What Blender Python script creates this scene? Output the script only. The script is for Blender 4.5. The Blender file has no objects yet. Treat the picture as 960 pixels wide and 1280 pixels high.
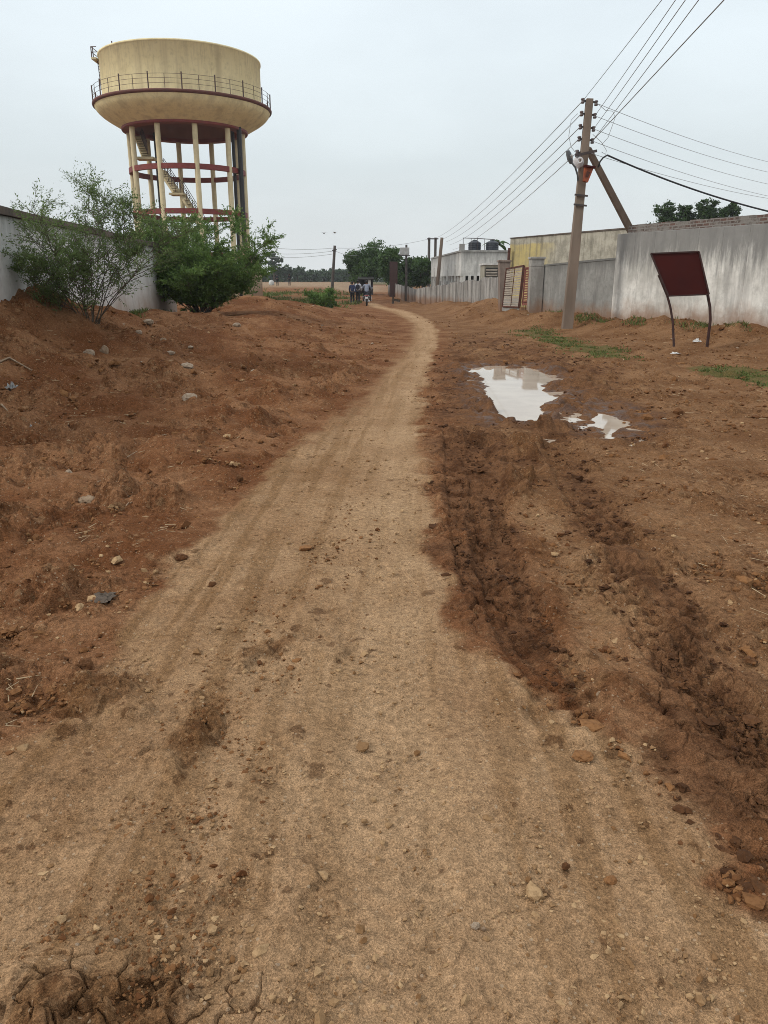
import bpy, bmesh, math, random
import numpy as np
from mathutils import Vector, Matrix
R = math.radians
rnd = random.Random(7)
rng = np.random.default_rng(11)
scene = bpy.context.scene
COL = scene.collection

# ------------------------------------------------------------------ camera numbers
CAM_H = 1.55
FPX = 950.0
PITCH = math.atan(290 / 950.0)
CP, SP = math.cos(PITCH), math.sin(PITCH)

def ray(px, py):
    a, b = px - 480.0, 640.0 - py
    return a, FPX * CP + b * SP, -FPX * SP + b * CP

def PX(px, py, Y):
    """surveyed point: world point at distance Y down the road seen at photo pixel"""
    x, y, z = ray(px, py)
    t = Y / y
    return Vector((x * t, Y, CAM_H + z * t))

def G(px, py, z0=0.0):
    x, y, z = ray(px, py)
    t = (z0 - CAM_H) / z
    return (x * t, y * t)

def GP(pts, z0=0.0):
    return np.array([G(a, b, z0) for a, b in pts])

# ------------------------------------------------------------------ noise
def _h(ix, iy, seed):
    n = (ix * 374761393 + iy * 668265263 + seed * 974634777) & 0xFFFFFFFF
    n = ((n ^ (n >> 13)) * 1274126177) & 0xFFFFFFFF
    n = ((n ^ (n >> 16)) * 2246822519) & 0xFFFFFFFF
    return ((n ^ (n >> 15)) & 0xFFFFFF) / float(0x1000000)

def gnoise(x, y, seed=0):
    x = np.asarray(x, float); y = np.asarray(y, float)
    fx, fy = np.floor(x), np.floor(y)
    ix, iy = fx.astype(np.int64), fy.astype(np.int64)
    u, v = x - fx, y - fy
    su = u * u * u * (u * (u * 6 - 15) + 10); sv = v * v * v * (v * (v * 6 - 15) + 10)
    def g(dx, dy):
        a = _h(ix + dx, iy + dy, seed) * 6.2831853
        return np.cos(a) * (u - dx) + np.sin(a) * (v - dy)
    a = g(0, 0); b = g(1, 0); c = g(0, 1); d = g(1, 1)
    return ((a + (b - a) * su) * (1 - sv) + (c + (d - c) * su) * sv) * 1.5

def fbm(x, y, wl, octs, seed, gain=.5):
    r = 0; a = 1
    for o in range(octs):
        r = r + a * gnoise(x / wl, y / wl, seed + o * 17); wl *= .5; a *= gain
    return r

def voro(x, y, seed):
    fx, fy = np.floor(x), np.floor(y)
    ix, iy = fx.astype(np.int64), fy.astype(np.int64)
    f1 = np.full(x.shape, 9.0); f2 = np.full(x.shape, 9.0); cell = np.zeros(x.shape)
    for dx in (-1, 0, 1):
        for dy in (-1, 0, 1):
            jx = _h(ix + dx, iy + dy, seed); jy = _h(ix + dx, iy + dy, seed + 5)
            d = np.hypot(fx + dx + jx - x, fy + dy + jy - y)
            m = d < f1
            f2 = np.where(m, f1, np.minimum(f2, d))
            cell = np.where(m, _h(ix + dx, iy + dy, seed + 9), cell)
            f1 = np.where(m, d, f1)
    return f1, f2 - f1, cell

def sstep(a, b, x):
    t = np.clip((x - a) / (b - a), 0, 1)
    return t * t * (3 - 2 * t)

def sdf_poly(P, x, y):
    d = np.full(x.shape, 1e9); ins = np.zeros(x.shape, bool)
    n = len(P)
    for i in range(n):
        ax, ay = P[i]; bx, by = P[(i + 1) % n]
        ex, ey = bx - ax, by - ay
        t = np.clip(((x - ax) * ex + (y - ay) * ey) / max(ex * ex + ey * ey, 1e-9), 0, 1)
        d = np.minimum(d, (x - ax - t * ex) ** 2 + (y - ay - t * ey) ** 2)
        c = ((ay > y) != (by > y))
        if by != ay:
            ins ^= c & (x < ex * (y - ay) / (by - ay) + ax)
    d = np.sqrt(d)
    return np.where(ins, d, -d)          # positive inside

def path_sd(P, x, y):
    """distance along (s) and signed lateral offset (l) of the nearest point of a polyline"""
    best = np.full(x.shape, 1e9); s = np.zeros(x.shape); l = np.zeros(x.shape); acc = 0.0
    for i in range(len(P) - 1):
        ax, ay = P[i]; bx, by = P[i + 1]
        ex, ey = bx - ax, by - ay; L = math.hypot(ex, ey)
        t = np.clip(((x - ax) * ex + (y - ay) * ey) / (L * L), 0, 1)
        qx, qy = x - ax - t * ex, y - ay - t * ey
        d = np.hypot(qx, qy); m = d < best
        best = np.where(m, d, best)
        s = np.where(m, acc + t * L, s)
        l = np.where(m, (ex * qy - ey * qx) / L, l)
        acc += L
    return s, l, best

# ------------------------------------------------------------------ site plan (ground features in metres)
TRACK = GP([(-700, 1500), (-300, 1180), (0, 978), (60, 900), (140, 792), (200, 722), (265, 662), (330, 600), (410, 530), (470, 470),
            (494, 440), (507, 415), (500, 402), (478, 391), (455, 381), (462, 373), (480, 372), (500, 384), (535, 398), (549, 413), (545, 440),
            (530, 480), (528, 520), (534, 570), (546, 650), (570, 760), (604, 810), (690, 880), (770, 935),
            (842, 1010), (868, 1090), (940, 1135), (1080, 1180), (1500, 1500), (1400, 2000), (400, 2600)])
PUDDLE = GP([(588, 459), (612, 457), (640, 459), (660, 458), (678, 465), (700, 474), (687, 481), (680, 488), (697, 494), (699, 502),
             (684, 508), (688, 528), (650, 525), (627, 528), (616, 512), (609, 492), (600, 474)], -.03)
PUDDLE_B = GP([(730, 513), (748, 510), (776, 521), (775, 533), (757, 541), (742, 528)], -.03)
MUD_A = GP([(530, 470), (548, 450), (560, 425), (600, 415), (660, 428), (740, 445), (800, 470), (780, 500), (800, 545), (748, 562), (692, 556), (700, 600),
            (650, 640), (660, 690), (690, 760), (716, 830), (722, 890), (692, 886), (650, 830), (600, 806), (572, 765), (548, 680),
            (538, 620), (545, 560), (528, 510)])
MUD_B = GP([(692, 540), (760, 590), (830, 680), (895, 760), (960, 860), (1100, 1000), (1100, 1160), (960, 1130), (900, 1080),
            (862, 1020), (835, 960), (795, 900), (785, 800), (735, 710), (690, 640)])
RUTS = [(GP([(596, 535), (606, 600), (618, 680), (640, 760), (668, 812), (700, 850), (706, 888)]), .13, .030),
        (GP([(566, 540), (572, 600), (585, 680), (600, 740)]), .10, .022),
        (GP([(690, 540), (722, 610), (790, 700), (850, 770), (900, 820)]), .15, .022),
        (GP([(752, 700), (800, 780), (850, 845), (905, 905), (960, 950), (1050, 1010)]), .10, .020),
        (GP([(800, 770), (880, 860), (935, 915), (1010, 970)]), .09, .018)]
TREAD = GP([(462, 375.5), (478, 382), (505, 391), (533, 404), (541, 428), (522, 470), (506, 540), (497, 640), (492, 780), (490, 960), (490, 1180), (490, 1600)])
CLODLINE = GP([(440, 640), (425, 700), (372, 745), (345, 800), (290, 880), (255, 960), (220, 1080), (150, 1200), (60, 1280), (-80, 1420)])
EDGELINE = GP([(240, 690), (268, 660), (330, 602), (375, 565), (410, 532), (440, 505)])
XL_Y = np.array([-50, 0, 2.1, 4.7, 8.5, 12.8, 17.6, 25, 30, 45, 60, 90, 700])
XL_X = np.array([-3.4, -1.6, -1.24, -1.12, -.63, -.13, .22, .66, .3, -1.2, -1.2, -1.5, -3])
XR_Y = np.array([-50, 0, 3, 5, 9, 17.6, 25, 31, 45, 60, 90, 700])
XR_X = np.array([3, 1.3, .5, .4, .5, 1.2, 1.6, 1.0, .5, .3, .3, .3])
WALLS_R = np.array([(13.0, 9), (9.95, 20.5), (7.57, 26.0), (5.6, 29.0), (4.73, 31.5), (5.1, 39.0), (2.34, 58.0), (.6, 85)])

def H(x, y):
    """height of the ground without its fine clods"""
    x = np.asarray(x, float); y = np.asarray(y, float)
    xl = np.interp(y, XL_Y, XL_X); s = xl - x
    A = np.interp(y, [-5, 2, 5, 9, 14, 20, 26, 34, 45, 60, 80], [.12, .16, .28, .45, .62, .60, .5, .45, .3, .05, 0])
    z = A * sstep(.1, 5.2, s)
    wob = sstep(.2, 1.2, s) * sstep(60, 45, y)
    z = z + wob * (.12 * fbm(x / 1.7, y, 1.5, 3, 3, .6) + .10 * gnoise(x / 4.5, y / 2.6, 8))
    def heap(cx, cy, a, sx, sy):
        return a * np.exp(-((x - cx) / sx) ** 2 - ((y - cy) / sy) ** 2)
    z = z + heap(-6.0, 12.0, 1.0, 1.25, 2.1) + heap(-5.0, 14.6, .22, .8, .7) + heap(-4.3, 12.2, .16, .9, .6) + heap(-3.0, 11.0, .10, 1.1, .5) + heap(-2.0, 13.6, .10, 1.0, .5) + heap(-4.9, 29.5, .38, 1.3, 2.4) + heap(-3.3, 31, .22, 1.2, 2) + heap(-1.6, 34, .18, 1.5, 2.5)
    z = z + heap(-5.6, 19.5, .16, 1.6, .9) + heap(-3.2, 16, .1, 1.2, .6) + heap(-2.4, 21, .13, 1.0, .8)
    _, _, dw = path_sd(WALLS_R, x, y)
    xr = np.interp(y, XR_Y, XR_X)
    rr = sstep(xr + 1.5, xr + 3, x)
    z = z + (.36 * sstep(2.9, .5, dw)) * rr * sstep(62, 44, y) * (1 + .5 * fbm(x, y, 1.3, 3, 21, .6))
    z = z + heap(8.2, 22.0, .10, .9, .9) + heap(5.6, 27.2, .16, .9, .8) + heap(4.6, 34.5, .38, .8, 1.4) + heap(6.9, 17.3, .12, .8, .6) + heap(2.2, 57, .25, .5, 2)
    z = z + .05 * gnoise(x / 2.2, y / 2.2, 31) * sstep(.6, 2, np.abs(x - (xl + xr) / 2)) * sstep(2, 6, y)
    z = z + .7 * sstep(80, 108, y) * sstep(-3.5, -9, x) + .35 * sstep(95, 140, y)
    z = z - .2 * sstep(40, 55, y) * sstep(82, 68, y)
    for P, dep in ((PUDDLE, .075), (PUDDLE_B, .026)):
        d = sdf_poly(P, x + .10 * fbm(x, y, .45, 2, 51, .6), y + .20 * fbm(x, y, .6, 2, 52, .6))
        z = z - .031 * sstep(-.5, 0, d) - dep * sstep(-.02, .16, d)
    return z

def zg(x, y):
    return float(H(np.array([x]), np.array([y]))[0])

# ------------------------------------------------------------------ objects
ORG = {}
def props(o, label=None, cat=None, group=None, kind=None):
    if label: o['label'] = label
    if cat: o['category'] = cat
    if group: o['group'] = group
    if kind: o['kind'] = kind
    return o

def thing(name, loc, label, cat, group=None):
    o = bpy.data.objects.new(name, None); COL.objects.link(o)
    o.empty_display_size = .2
    o.location = loc; ORG[o.name] = Vector(loc)
    return props(o, label, cat, group)

def link(name, me, mat, parent=None, origin=None):
    """me holds world coordinates; shift to the origin of its thing"""
    o = bpy.data.objects.new(name, me); COL.objects.link(o)
    if mat:
        for m in (mat if isinstance(mat, (list, tuple)) else [mat]): me.materials.append(m)
    if parent is not None:
        org = ORG[parent.name]; o.parent = parent
    else:
        org = Vector(origin) if origin is not None else Vector((0, 0, 0)); o.location = org
    ORG[o.name] = org
    if org.length > 0: me.transform(Matrix.Translation(-org))
    return o

class MB:
    def __init__(self): self.v = []; self.f = []; self.sm = []
    def add(self, verts, faces, smooth=False):
        b = len(self.v); self.v += [tuple(p) for p in verts]
        for f in faces: self.f.append(tuple(i + b for i in f)); self.sm.append(smooth)
        return self
    def box(self, lo, hi):
        (a, b, c), (d, e, f) = lo, hi
        self.add([(a, b, c), (d, b, c), (d, e, c), (a, e, c), (a, b, f), (d, b, f), (d, e, f), (a, e, f)],
                 [(0, 3, 2, 1), (4, 5, 6, 7), (0, 1, 5, 4), (1, 2, 6, 5), (2, 3, 7, 6), (3, 0, 4, 7)]); return self
    def prism(self, base, top):
        n = len(base)
        self.add(list(base) + list(top), [tuple(range(n - 1, -1, -1)), tuple(range(n, 2 * n))] +
                 [(i, (i + 1) % n, n + (i + 1) % n, n + i) for i in range(n)]); return self
    def wall(self, p, q, z0p, z0q, z1p, z1q, th, segs=1, wob=0.0):
        """upright slab from p to q (its visible side on the line), thickness th to the left of p->q"""
        p = Vector((p[0], p[1])); q = Vector((q[0], q[1])); d = (q - p).normalized(); n = Vector((-d.y, d.x)) * th
        for k in range(segs):
            a, b = k / segs, (k + 1) / segs
            A = p.lerp(q, a); B = p.lerp(q, b)
            za, zb = z0p + (z0q - z0p) * a, z0p + (z0q - z0p) * b
            ta = z1p + (z1q - z1p) * a; tb = z1p + (z1q - z1p) * b
            if wob: ta += wob * math.sin(k * 12.9898) ; tb = ta if False else tb + wob * math.sin((k + 1) * 12.9898)
            self.prism([(A.x, A.y, za), (B.x, B.y, zb), (B.x + n.x, B.y + n.y, zb), (A.x + n.x, A.y + n.y, za)],
                       [(A.x, A.y, ta), (B.x, B.y, tb), (B.x + n.x, B.y + n.y, tb), (A.x + n.x, A.y + n.y, ta)])
        return self
    def beam(self, p, q, w, h, up=(0, 0, 1), w2=None, h2=None):
        p, q = Vector(p), Vector(q); d = (q - p).normalized(); up = Vector(up)
        s = d.cross(up)
        if s.length < 1e-4: s = d.cross(Vector((0, 1, 0)))
        s.normalize(); t = s.cross(d)
        w2 = w if w2 is None else w2; h2 = h if h2 is None else h2
        def ring(c, a, b): return [c + s * x * a / 2 + t * y * b / 2 for x, y in ((-1, -1), (1, -1), (1, 1), (-1, 1))]
        self.prism(ring(p, w, h)[::-1], ring(q, w2, h2)[::-1]); return self
    def tube(self, pts, r, n=8, cap=True, smooth=True):
        pts = [Vector(p) for p in pts]; k = len(pts)
        rs = list(r) if hasattr(r, '__len__') else [r] * k
        d0 = (pts[1] - pts[0]).normalized()
        s = d0.cross(Vector((0, 0, 1)))
        if s.length < 1e-3: s = d0.cross(Vector((0, 1, 0)))
        s.normalize(); vs = []
        for i, p in enumerate(pts):
            d = (pts[min(i + 1, k - 1)] - pts[max(i - 1, 0)])
            d = d.normalized() if d.length > 1e-9 else d0
            s = (s - d * s.dot(d)); s.normalize(); t = d.cross(s)
            for j in range(n):
                a = 2 * math.pi * j / n
                vs.append(p + (s * math.cos(a) + t * math.sin(a)) * rs[i])
        fs = []
        for i in range(k - 1):
            for j in range(n):
                fs.append((i * n + j, i * n + (j + 1) % n, (i + 1) * n + (j + 1) % n, (i + 1) * n + j))
        self.add(vs, fs, smooth)
        if cap:
            self.add(vs[:n], [tuple(range(n - 1, -1, -1))]); self.add(vs[-n:], [tuple(range(n))])
        return self
    def lathe(self, c, prof, n=48, smooth=True, a0=0, a1=2 * math.pi):
        c = Vector(c); full = abs(a1 - a0 - 2 * math.pi) < 1e-6; m = n if full else n + 1
        vs = []
        for (r, z) in prof:
            for j in range(m):
                a = a0 + (a1 - a0) * j / n
                vs.append((c.x + r * math.cos(a), c.y + r * math.sin(a), c.z + z))
        fs = []
        for i in range(len(prof) - 1):
            for j in range(n):
                j2 = (j + 1) % m
                fs.append((i * m + j, i * m + j2, (i + 1) * m + j2, (i + 1) * m + j))
        self.add(vs, fs, smooth); return self
    def lump(self, c, rx, ry, rz, seed=0, sub=2, amp=.3, rot=0.0):
        bm = bmesh.new(); bmesh.ops.create_icosphere(bm, subdivisions=sub, radius=1)
        c = Vector(c); q = Matrix.Rotation(rot, 3, 'Z'); vs = []
        co = np.array([v.co for v in bm.verts])
        d = 1 + amp * (gnoise(co[:, 0] * 1.7 + co[:, 2] * 1.1, co[:, 1] * 1.7 - co[:, 2] * .9, seed) + .5 * gnoise(co[:, 0] * 4 - co[:, 2] * 3, co[:, 1] * 4 + co[:, 2] * 2, seed + 3))
        for v, k in zip(co, d):
            vs.append(c + q @ Vector((v[0] * rx * k, v[1] * ry * k, v[2] * rz * k)))
        bm.faces.ensure_lookup_table()
        self.add(vs, [tuple(v.index for v in f.verts) for f in bm.faces], False); bm.free(); return self
    def torus(self, c, R0, r, axis=(1, 0, 0), n=20, m=8):
        ax = Vector(axis).normalized(); u = ax.cross(Vector((0, 0, 1)))
        if u.length < 1e-3: u = Vector((1, 0, 0))
        u.normalize(); w = ax.cross(u); c = Vector(c); vs = []; fs = []
        for i in range(n):
            a = 2 * math.pi * i / n; d = u * math.cos(a) + w * math.sin(a)
            for j in range(m):
                b = 2 * math.pi * j / m
                vs.append(c + d * (R0 + r * math.cos(b)) + ax * r * math.sin(b))
        for i in range(n):
            for j in range(m):
                fs.append((i * m + j, ((i + 1) % n) * m + j, ((i + 1) % n) * m + (j + 1) % m, i * m + (j + 1) % m))
        self.add(vs, fs, True); return self
    def mesh(self, name):
        me = bpy.data.meshes.new(name); me.from_pydata(self.v, [], self.f); me.update()
        me.polygons.foreach_set('use_smooth', self.sm); return me
    def build(self, name, mat, parent=None, origin=None, bevel=0.0):
        me = self.mesh(name)
        if bevel or True:
            bm = bmesh.new(); bm.from_mesh(me); bmesh.ops.recalc_face_normals(bm, faces=bm.faces); bm.to_mesh(me); bm.free()
        o = link(name, me, mat, parent, origin)
        if bevel:
            m = o.modifiers.new('bevel', 'BEVEL'); m.width = bevel; m.segments = 2; m.limit_method = 'ANGLE'
        return o

def mesh_np(name, V, F, smooth=False):
    """V (n,3), F (m,4) quads"""
    me = bpy.data.meshes.new(name); V = np.ascontiguousarray(V, np.float32); F = np.ascontiguousarray(F, np.int32)
    k = F.shape[1]
    me.vertices.add(len(V)); me.vertices.foreach_set('co', V.ravel())
    me.loops.add(F.size); me.loops.foreach_set('vertex_index', F.ravel())
    me.polygons.add(len(F)); me.polygons.foreach_set('loop_start', np.arange(0, F.size, k, dtype=np.int32))
    me.polygons.foreach_set('loop_total', np.full(len(F), k, np.int32))
    me.polygons.foreach_set('use_smooth', np.full(len(F), smooth))
    me.update(calc_edges=True); return me

def leaves_np(C, D, length, width, jitter=1.0):
    """leaf quads at centres C (n,3) roughly along D (n,3)"""
    n = len(C); D = D + jitter * rng.normal(size=(n, 3)) * .6
    D /= np.linalg.norm(D, axis=1, keepdims=True) + 1e-9
    N = rng.normal(size=(n, 3)); S = np.cross(D, N); S /= np.linalg.norm(S, axis=1, keepdims=True) + 1e-9
    L = (length * rng.uniform(.6, 1.3, n))[:, None]; W = (width * rng.uniform(.6, 1.3, n))[:, None]
    V = np.stack([C - D * L * .5, C + S * W * .5, C + D * L * .5, C - S * W * .5], 1).reshape(-1, 3)
    return V, np.arange(4 * n).reshape(n, 4)
# ------------------------------------------------------------------ materials
class N:
    def __init__(self, m):
        self.m = m; m.use_nodes = True; self.t = m.node_tree; self.t.nodes.clear()
        self.out = self.t.nodes.new('ShaderNodeOutputMaterial')
        g = self.t.nodes.new('ShaderNodeNewGeometry'); self.geo = g; self.pos = g.outputs['Position']
    def n(self, typ, **kw):
        x = self.t.nodes.new(typ)
        for k, v in kw.items(): setattr(x, k, v)
        return x
    def l(self, a, b): self.t.links.new(a, b)
    def setv(self, sock, v):
        if hasattr(v, 'is_linked') or hasattr(v, 'links'): self.l(v, sock)
        else: sock.default_value = v
    def noise(self, scale, detail=4, rough=.55, vec=None, stretch=None, dist=0.0):
        x = self.n('ShaderNodeTexNoise'); x.inputs['Scale'].default_value = scale; x.inputs['Detail'].default_value = detail
        x.inputs['Roughness'].default_value = rough; x.inputs['Distortion'].default_value = dist
        v = vec or self.pos
        if stretch:
            mp = self.n('ShaderNodeMapping'); mp.inputs['Scale'].default_value = stretch; self.l(v, mp.inputs['Vector']); v = mp.outputs[0]
        self.l(v, x.inputs['Vector']); return x.outputs['Fac']
    def ramp(self, f, a, b, lo=0.0, hi=1.0):
        x = self.n('ShaderNodeMapRange', interpolation_type='SMOOTHSTEP'); self.setv(x.inputs[0], f)
        for i, v in zip((1, 2, 3, 4), (a, b, lo, hi)): x.inputs[i].default_value = v
        return x.outputs[0]
    def math(self, op, a, b=0.0, c=None):
        x = self.n('ShaderNodeMath', operation=op); self.setv(x.inputs[0], a); self.setv(x.inputs[1], b)
        if c is not None: self.setv(x.inputs[2], c)
        return x.outputs[0]
    def mix(self, f, a, b, mode='MIX'):
        x = self.n('ShaderNodeMix', data_type='RGBA', blend_type=mode)
        self.setv(x.inputs[0], f)
        for i, c in ((6, a), (7, b)):
            if isinstance(c, (tuple, list)): x.inputs[i].default_value = (*c[:3], 1)
            else: self.l(c, x.inputs[i])
        return x.outputs[2]
    def attr(self, name):
        x = self.n('ShaderNodeAttribute', attribute_name=name); return x.outputs['Fac']
    def sep(self):
        x = self.n('ShaderNodeSeparateXYZ'); self.l(self.pos, x.inputs[0]); return x.outputs
    def bsdf(self, col, rough=.8, bump=None, bstr=.3, bdist=.01, metal=0.0, spec=.3, **kw):
        p = self.n('ShaderNodeBsdfPrincipled')
        if isinstance(col, (tuple, list)): p.inputs['Base Color'].default_value = (*col[:3], 1)
        else: self.l(col, p.inputs['Base Color'])
        self.setv(p.inputs['Roughness'], rough); p.inputs['Metallic'].default_value = metal
        self.setv(p.inputs['Specular IOR Level'], spec)
        for k, v in kw.items(): self.setv(p.inputs[k], v)
        if bump is not None:
            b = self.n('ShaderNodeBump'); b.inputs['Strength'].default_value = bstr; b.inputs['Distance'].default_value = bdist
            self.l(bump, b.inputs['Height']); self.l(b.outputs[0], p.inputs['Normal'])
        self.l(p.outputs[0], self.out.inputs[0]); return p

def M(name): return N(bpy.data.materials.new(name))

def simple(name, c1, c2=None, scale=6, rough=.7, bump=.15, metal=0, spec=.3, stretch=None):
    m = M(name); c2 = c2 or tuple(x * .7 for x in c1)
    f = m.noise(scale, 5, .6, stretch=stretch)
    m.bsdf(m.mix(m.ramp(f, .3, .7), c1, c2), rough, m.noise(scale * 6, 4), bump, .01, metal, spec); return m.m

def plaster(name, c1, c2, streak, sf=(.46, .66), grain=9, splash=None, splash_z=(.3, 1.1), top=None, rough=.9, st=(2.6, 2.6, .42)):
    """weathered plaster: blotches, rain streaks, mud splashed on its foot, mould under its top edge"""
    m = M(name)
    c = m.mix(m.ramp(m.noise(.9, 6, .65), .35, .66), c1, c2)
    c = m.mix(m.math('MULTIPLY', m.ramp(m.noise(grain, 6, .7), .45, .75), .5), c, tuple(x * .62 for x in c2))
    s1 = m.ramp(m.noise(1.0, 5, .6, stretch=st), *sf)
    s2 = m.ramp(m.noise(1.0, 4, .6, stretch=(9, 9, .8)), .5, .72)
    c = m.mix(m.math('MULTIPLY', m.math('MAXIMUM', s1, m.math('MULTIPLY', s2, .7)), .62), c, streak)
    z = m.sep()[2]
    if top:
        f = m.ramp(m.math('ADD', z, m.math('MULTIPLY', m.noise(2.0, 5, .7, stretch=(3, 3, .5)), top[2])), top[0], top[1])
        c = m.mix(m.math('MULTIPLY', f, .85), c, top[3])
    if splash:
        f = m.ramp(m.math('SUBTRACT', z, m.math('MULTIPLY', m.noise(1.3, 5, .7), 1.0)), splash_z[1] - .5, splash_z[0] - .5)
        c = m.mix(m.math('MULTIPLY', f, .75), c, splash)
    m.bsdf(c, rough, m.math('ADD', m.noise(30, 5, .7), m.math('MULTIPLY', m.noise(5, 3), 1.5)), .35, .012, 0, .2)
    return m.m

def foliage(name, c1, c2, trans=.25, nscale=1.2):
    m = M(name)
    f = m.math('ADD', m.math('MULTIPLY', m.geo.outputs['Random Per Island'], .55), m.math('MULTIPLY', m.ramp(m.noise(nscale, 3), .3, .7), .45))
    col = m.mix(f, c1, c2)
    p = m.bsdf(col, .65, spec=.15)
    if trans:
        t = m.n('ShaderNodeBsdfTranslucent'); m.l(col, t.inputs['Color'])
        mx = m.n('ShaderNodeMixShader'); mx.inputs[0].default_value = trans
        m.l(p.outputs[0], mx.inputs[1]); m.l(t.outputs[0], mx.inputs[2]); m.l(mx.outputs[0], m.out.inputs[0])
    return m.m

SOIL_RED = (.136, .055, .023); SOIL_RED2 = (.228, .114, .056); SOIL_DARK = (.075, .033, .018)
def soil_material():
    m = M('soil')
    track, wet, clod, grass, pale, right = (m.attr(a) for a in ('track', 'wet', 'clod', 'grass', 'pale', 'right'))
    n1 = m.noise(1.1, 6, .6); n2 = m.noise(5.5, 6, .62); n3 = m.noise(38, 5, .65); n4 = m.noise(160, 3, .6)
    red = m.mix(m.ramp(n1, .38, .64), SOIL_RED, SOIL_RED2)
    red = m.mix(m.math('MULTIPLY', m.ramp(n2, .5, .72), .55), red, (.092, .034, .010))
    redr = m.mix(m.ramp(n1, .38, .64), (.150, .073, .033), (.225, .122, .061))
    redr = m.mix(m.math('MULTIPLY', m.ramp(n2, .5, .75), .5), redr, (.118, .050, .019))
    red = m.mix(right, red, redr)
    tan = m.mix(m.ramp(n1, .36, .66), (.340, .212, .116), (.258, .148, .076))
    tan = m.mix(m.math('MULTIPLY', m.ramp(n2, .48, .74), .55), tan, (.165, .084, .034))
    tan = m.mix(m.math('MULTIPLY', m.ramp(m.noise(17, 5, .7), .55, .75), .45), tan, (.33, .212, .106))
    ft = m.ramp(m.math('ADD', track, m.math('MULTIPLY', m.math('SUBTRACT', m.math('MULTIPLY', m.math('ADD', n2, n1), .5), .5), 1.5)), .25, .75)
    c = m.mix(ft, red, tan)
    bd = m.attr('band'); c = m.mix(m.math('MULTIPLY', m.math('MULTIPLY', m.ramp(bd, .46, .70), ft), .55), c, (.185, .100, .044))
    lt = m.attr('light')
    c = m.mix(m.math('MULTIPLY', lt, .62), c, (.42, .278, .160))
    fc = m.ramp(m.math('ADD', clod, m.math('MULTIPLY', m.math('SUBTRACT', n2, .5), .9)), .42, .72)
    c = m.mix(m.math('MULTIPLY', fc, .66), c, (.130, .060, .024))
    c = m.mix(m.math('MULTIPLY', pale, .9), c, (.36, .29, .20))
    dry = m.ramp(m.noise(2.6, 5, .6), .52, .72)
    dug = m.attr('dug'); sheen = m.attr('sheen')
    # turned-over crumbs: damp dark ones and dry pale ones
    for sc, lim, amt in ((11, .62, .55), (29, .62, .55), (70, .60, .45)):
        vo = m.n('ShaderNodeTexVoronoi'); vo.inputs['Scale'].default_value = sc
        wv = m.n('ShaderNodeVectorMath', operation='ADD'); wn = m.n('ShaderNodeTexNoise'); wn.inputs['Scale'].default_value = sc * 1.6; m.l(m.pos, wn.inputs['Vector'])
        ws = m.n('ShaderNodeVectorMath', operation='SCALE'); ws.inputs['Scale'].default_value = .9 / sc; m.l(wn.outputs['Color'], ws.inputs[0])
        m.l(m.pos, wv.inputs[0]); m.l(ws.outputs[0], wv.inputs[1]); m.l(wv.outputs[0], vo.inputs['Vector'])
        rs = m.n('ShaderNodeSeparateColor'); m.l(vo.outputs['Color'], rs.inputs[0])
        pres = m.math('ADD', m.math('MULTIPLY', m.math('MAXIMUM', dug, m.math('MULTIPLY', wet, .8)), .42), m.math('MULTIPLY', m.math('SUBTRACT', n2, .5), .5))
        pres = m.math('MAXIMUM', pres, m.math('ADD', m.math('MULTIPLY', clod, .4), .02))
        inner = m.ramp(vo.outputs['Distance'], .50, .30)
        dk = m.math('MULTIPLY', m.math('LESS_THAN', rs.outputs[0], pres), inner)
        c = m.mix(m.math('MULTIPLY', dk, amt), c, (.062, .025, .010))
        pk = m.math('MULTIPLY', m.math('GREATER_THAN', rs.outputs[1], m.math('SUBTRACT', 1.0, m.math('MULTIPLY', m.math('ADD', pres, .08), .45))), inner)
        c = m.mix(m.math('MULTIPLY', pk, .38), c, (.33, .20, .105))
    fw = m.ramp(m.math('ADD', wet, m.math('MULTIPLY', m.math('SUBTRACT', m.math('MULTIPLY', m.math('ADD', n2, n1), .5), .5), 1.3)), .25, .85)
    wetc = m.mix(m.ramp(n2, .4, .65), (.150, .073, .036), (.066, .029, .014))
    c = m.mix(m.math('MULTIPLY', fw, .80), c, wetc)
    gm = m.ramp(m.math('ADD', grass, m.math('MULTIPLY', m.math('SUBTRACT', n2, .5), 1.1)), .45, .8)
    c = m.mix(m.math('MULTIPLY', gm, .75), c, (.088, .088, .030))
    sp = m.ramp(n3, .30, .70, .76, 1.24)
    sp2 = m.ramp(n4, .28, .72, .70, 1.30)
    sp3 = m.ramp(m.noise(420, 2, .6), .30, .70, .74, 1.26)
    v = m.n('ShaderNodeCombineColor'); k = m.math('MULTIPLY', m.math('MULTIPLY', sp, sp2), sp3)
    for i in range(3): m.l(k, v.inputs[i])
    c = m.mix(1.0, c, v.outputs[0], 'MULTIPLY')
    # tiny pale grit
    vo = m.n('ShaderNodeTexVoronoi'); vo.inputs['Scale'].default_value = 55; m.l(m.pos, vo.inputs['Vector'])
    rs = m.n('ShaderNodeSeparateColor'); m.l(vo.outputs['Color'], rs.inputs[0])
    g = m.math('MULTIPLY', m.math('LESS_THAN', vo.outputs['Distance'], .26), m.math('GREATER_THAN', rs.outputs[0], .86))
    g = m.math('MULTIPLY', g, m.math('SUBTRACT', 1.0, fw))
    c = m.mix(m.math('MULTIPLY', g, .5), c, (.45, .34, .23))
    wr = m.math('MULTIPLY', sheen, m.ramp(n2, .40, .62))
    rough = m.ramp(wr, 0, 1, .97, .38)
    bh = m.math('ADD', m.math('ADD', m.math('MULTIPLY', n3, 1.0), m.math('MULTIPLY', n4, .35)), m.math('MULTIPLY', m.noise(13, 6, .7), 1.6))
    bh = m.math('ADD', bh, m.math('MULTIPLY', g, .3))
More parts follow.
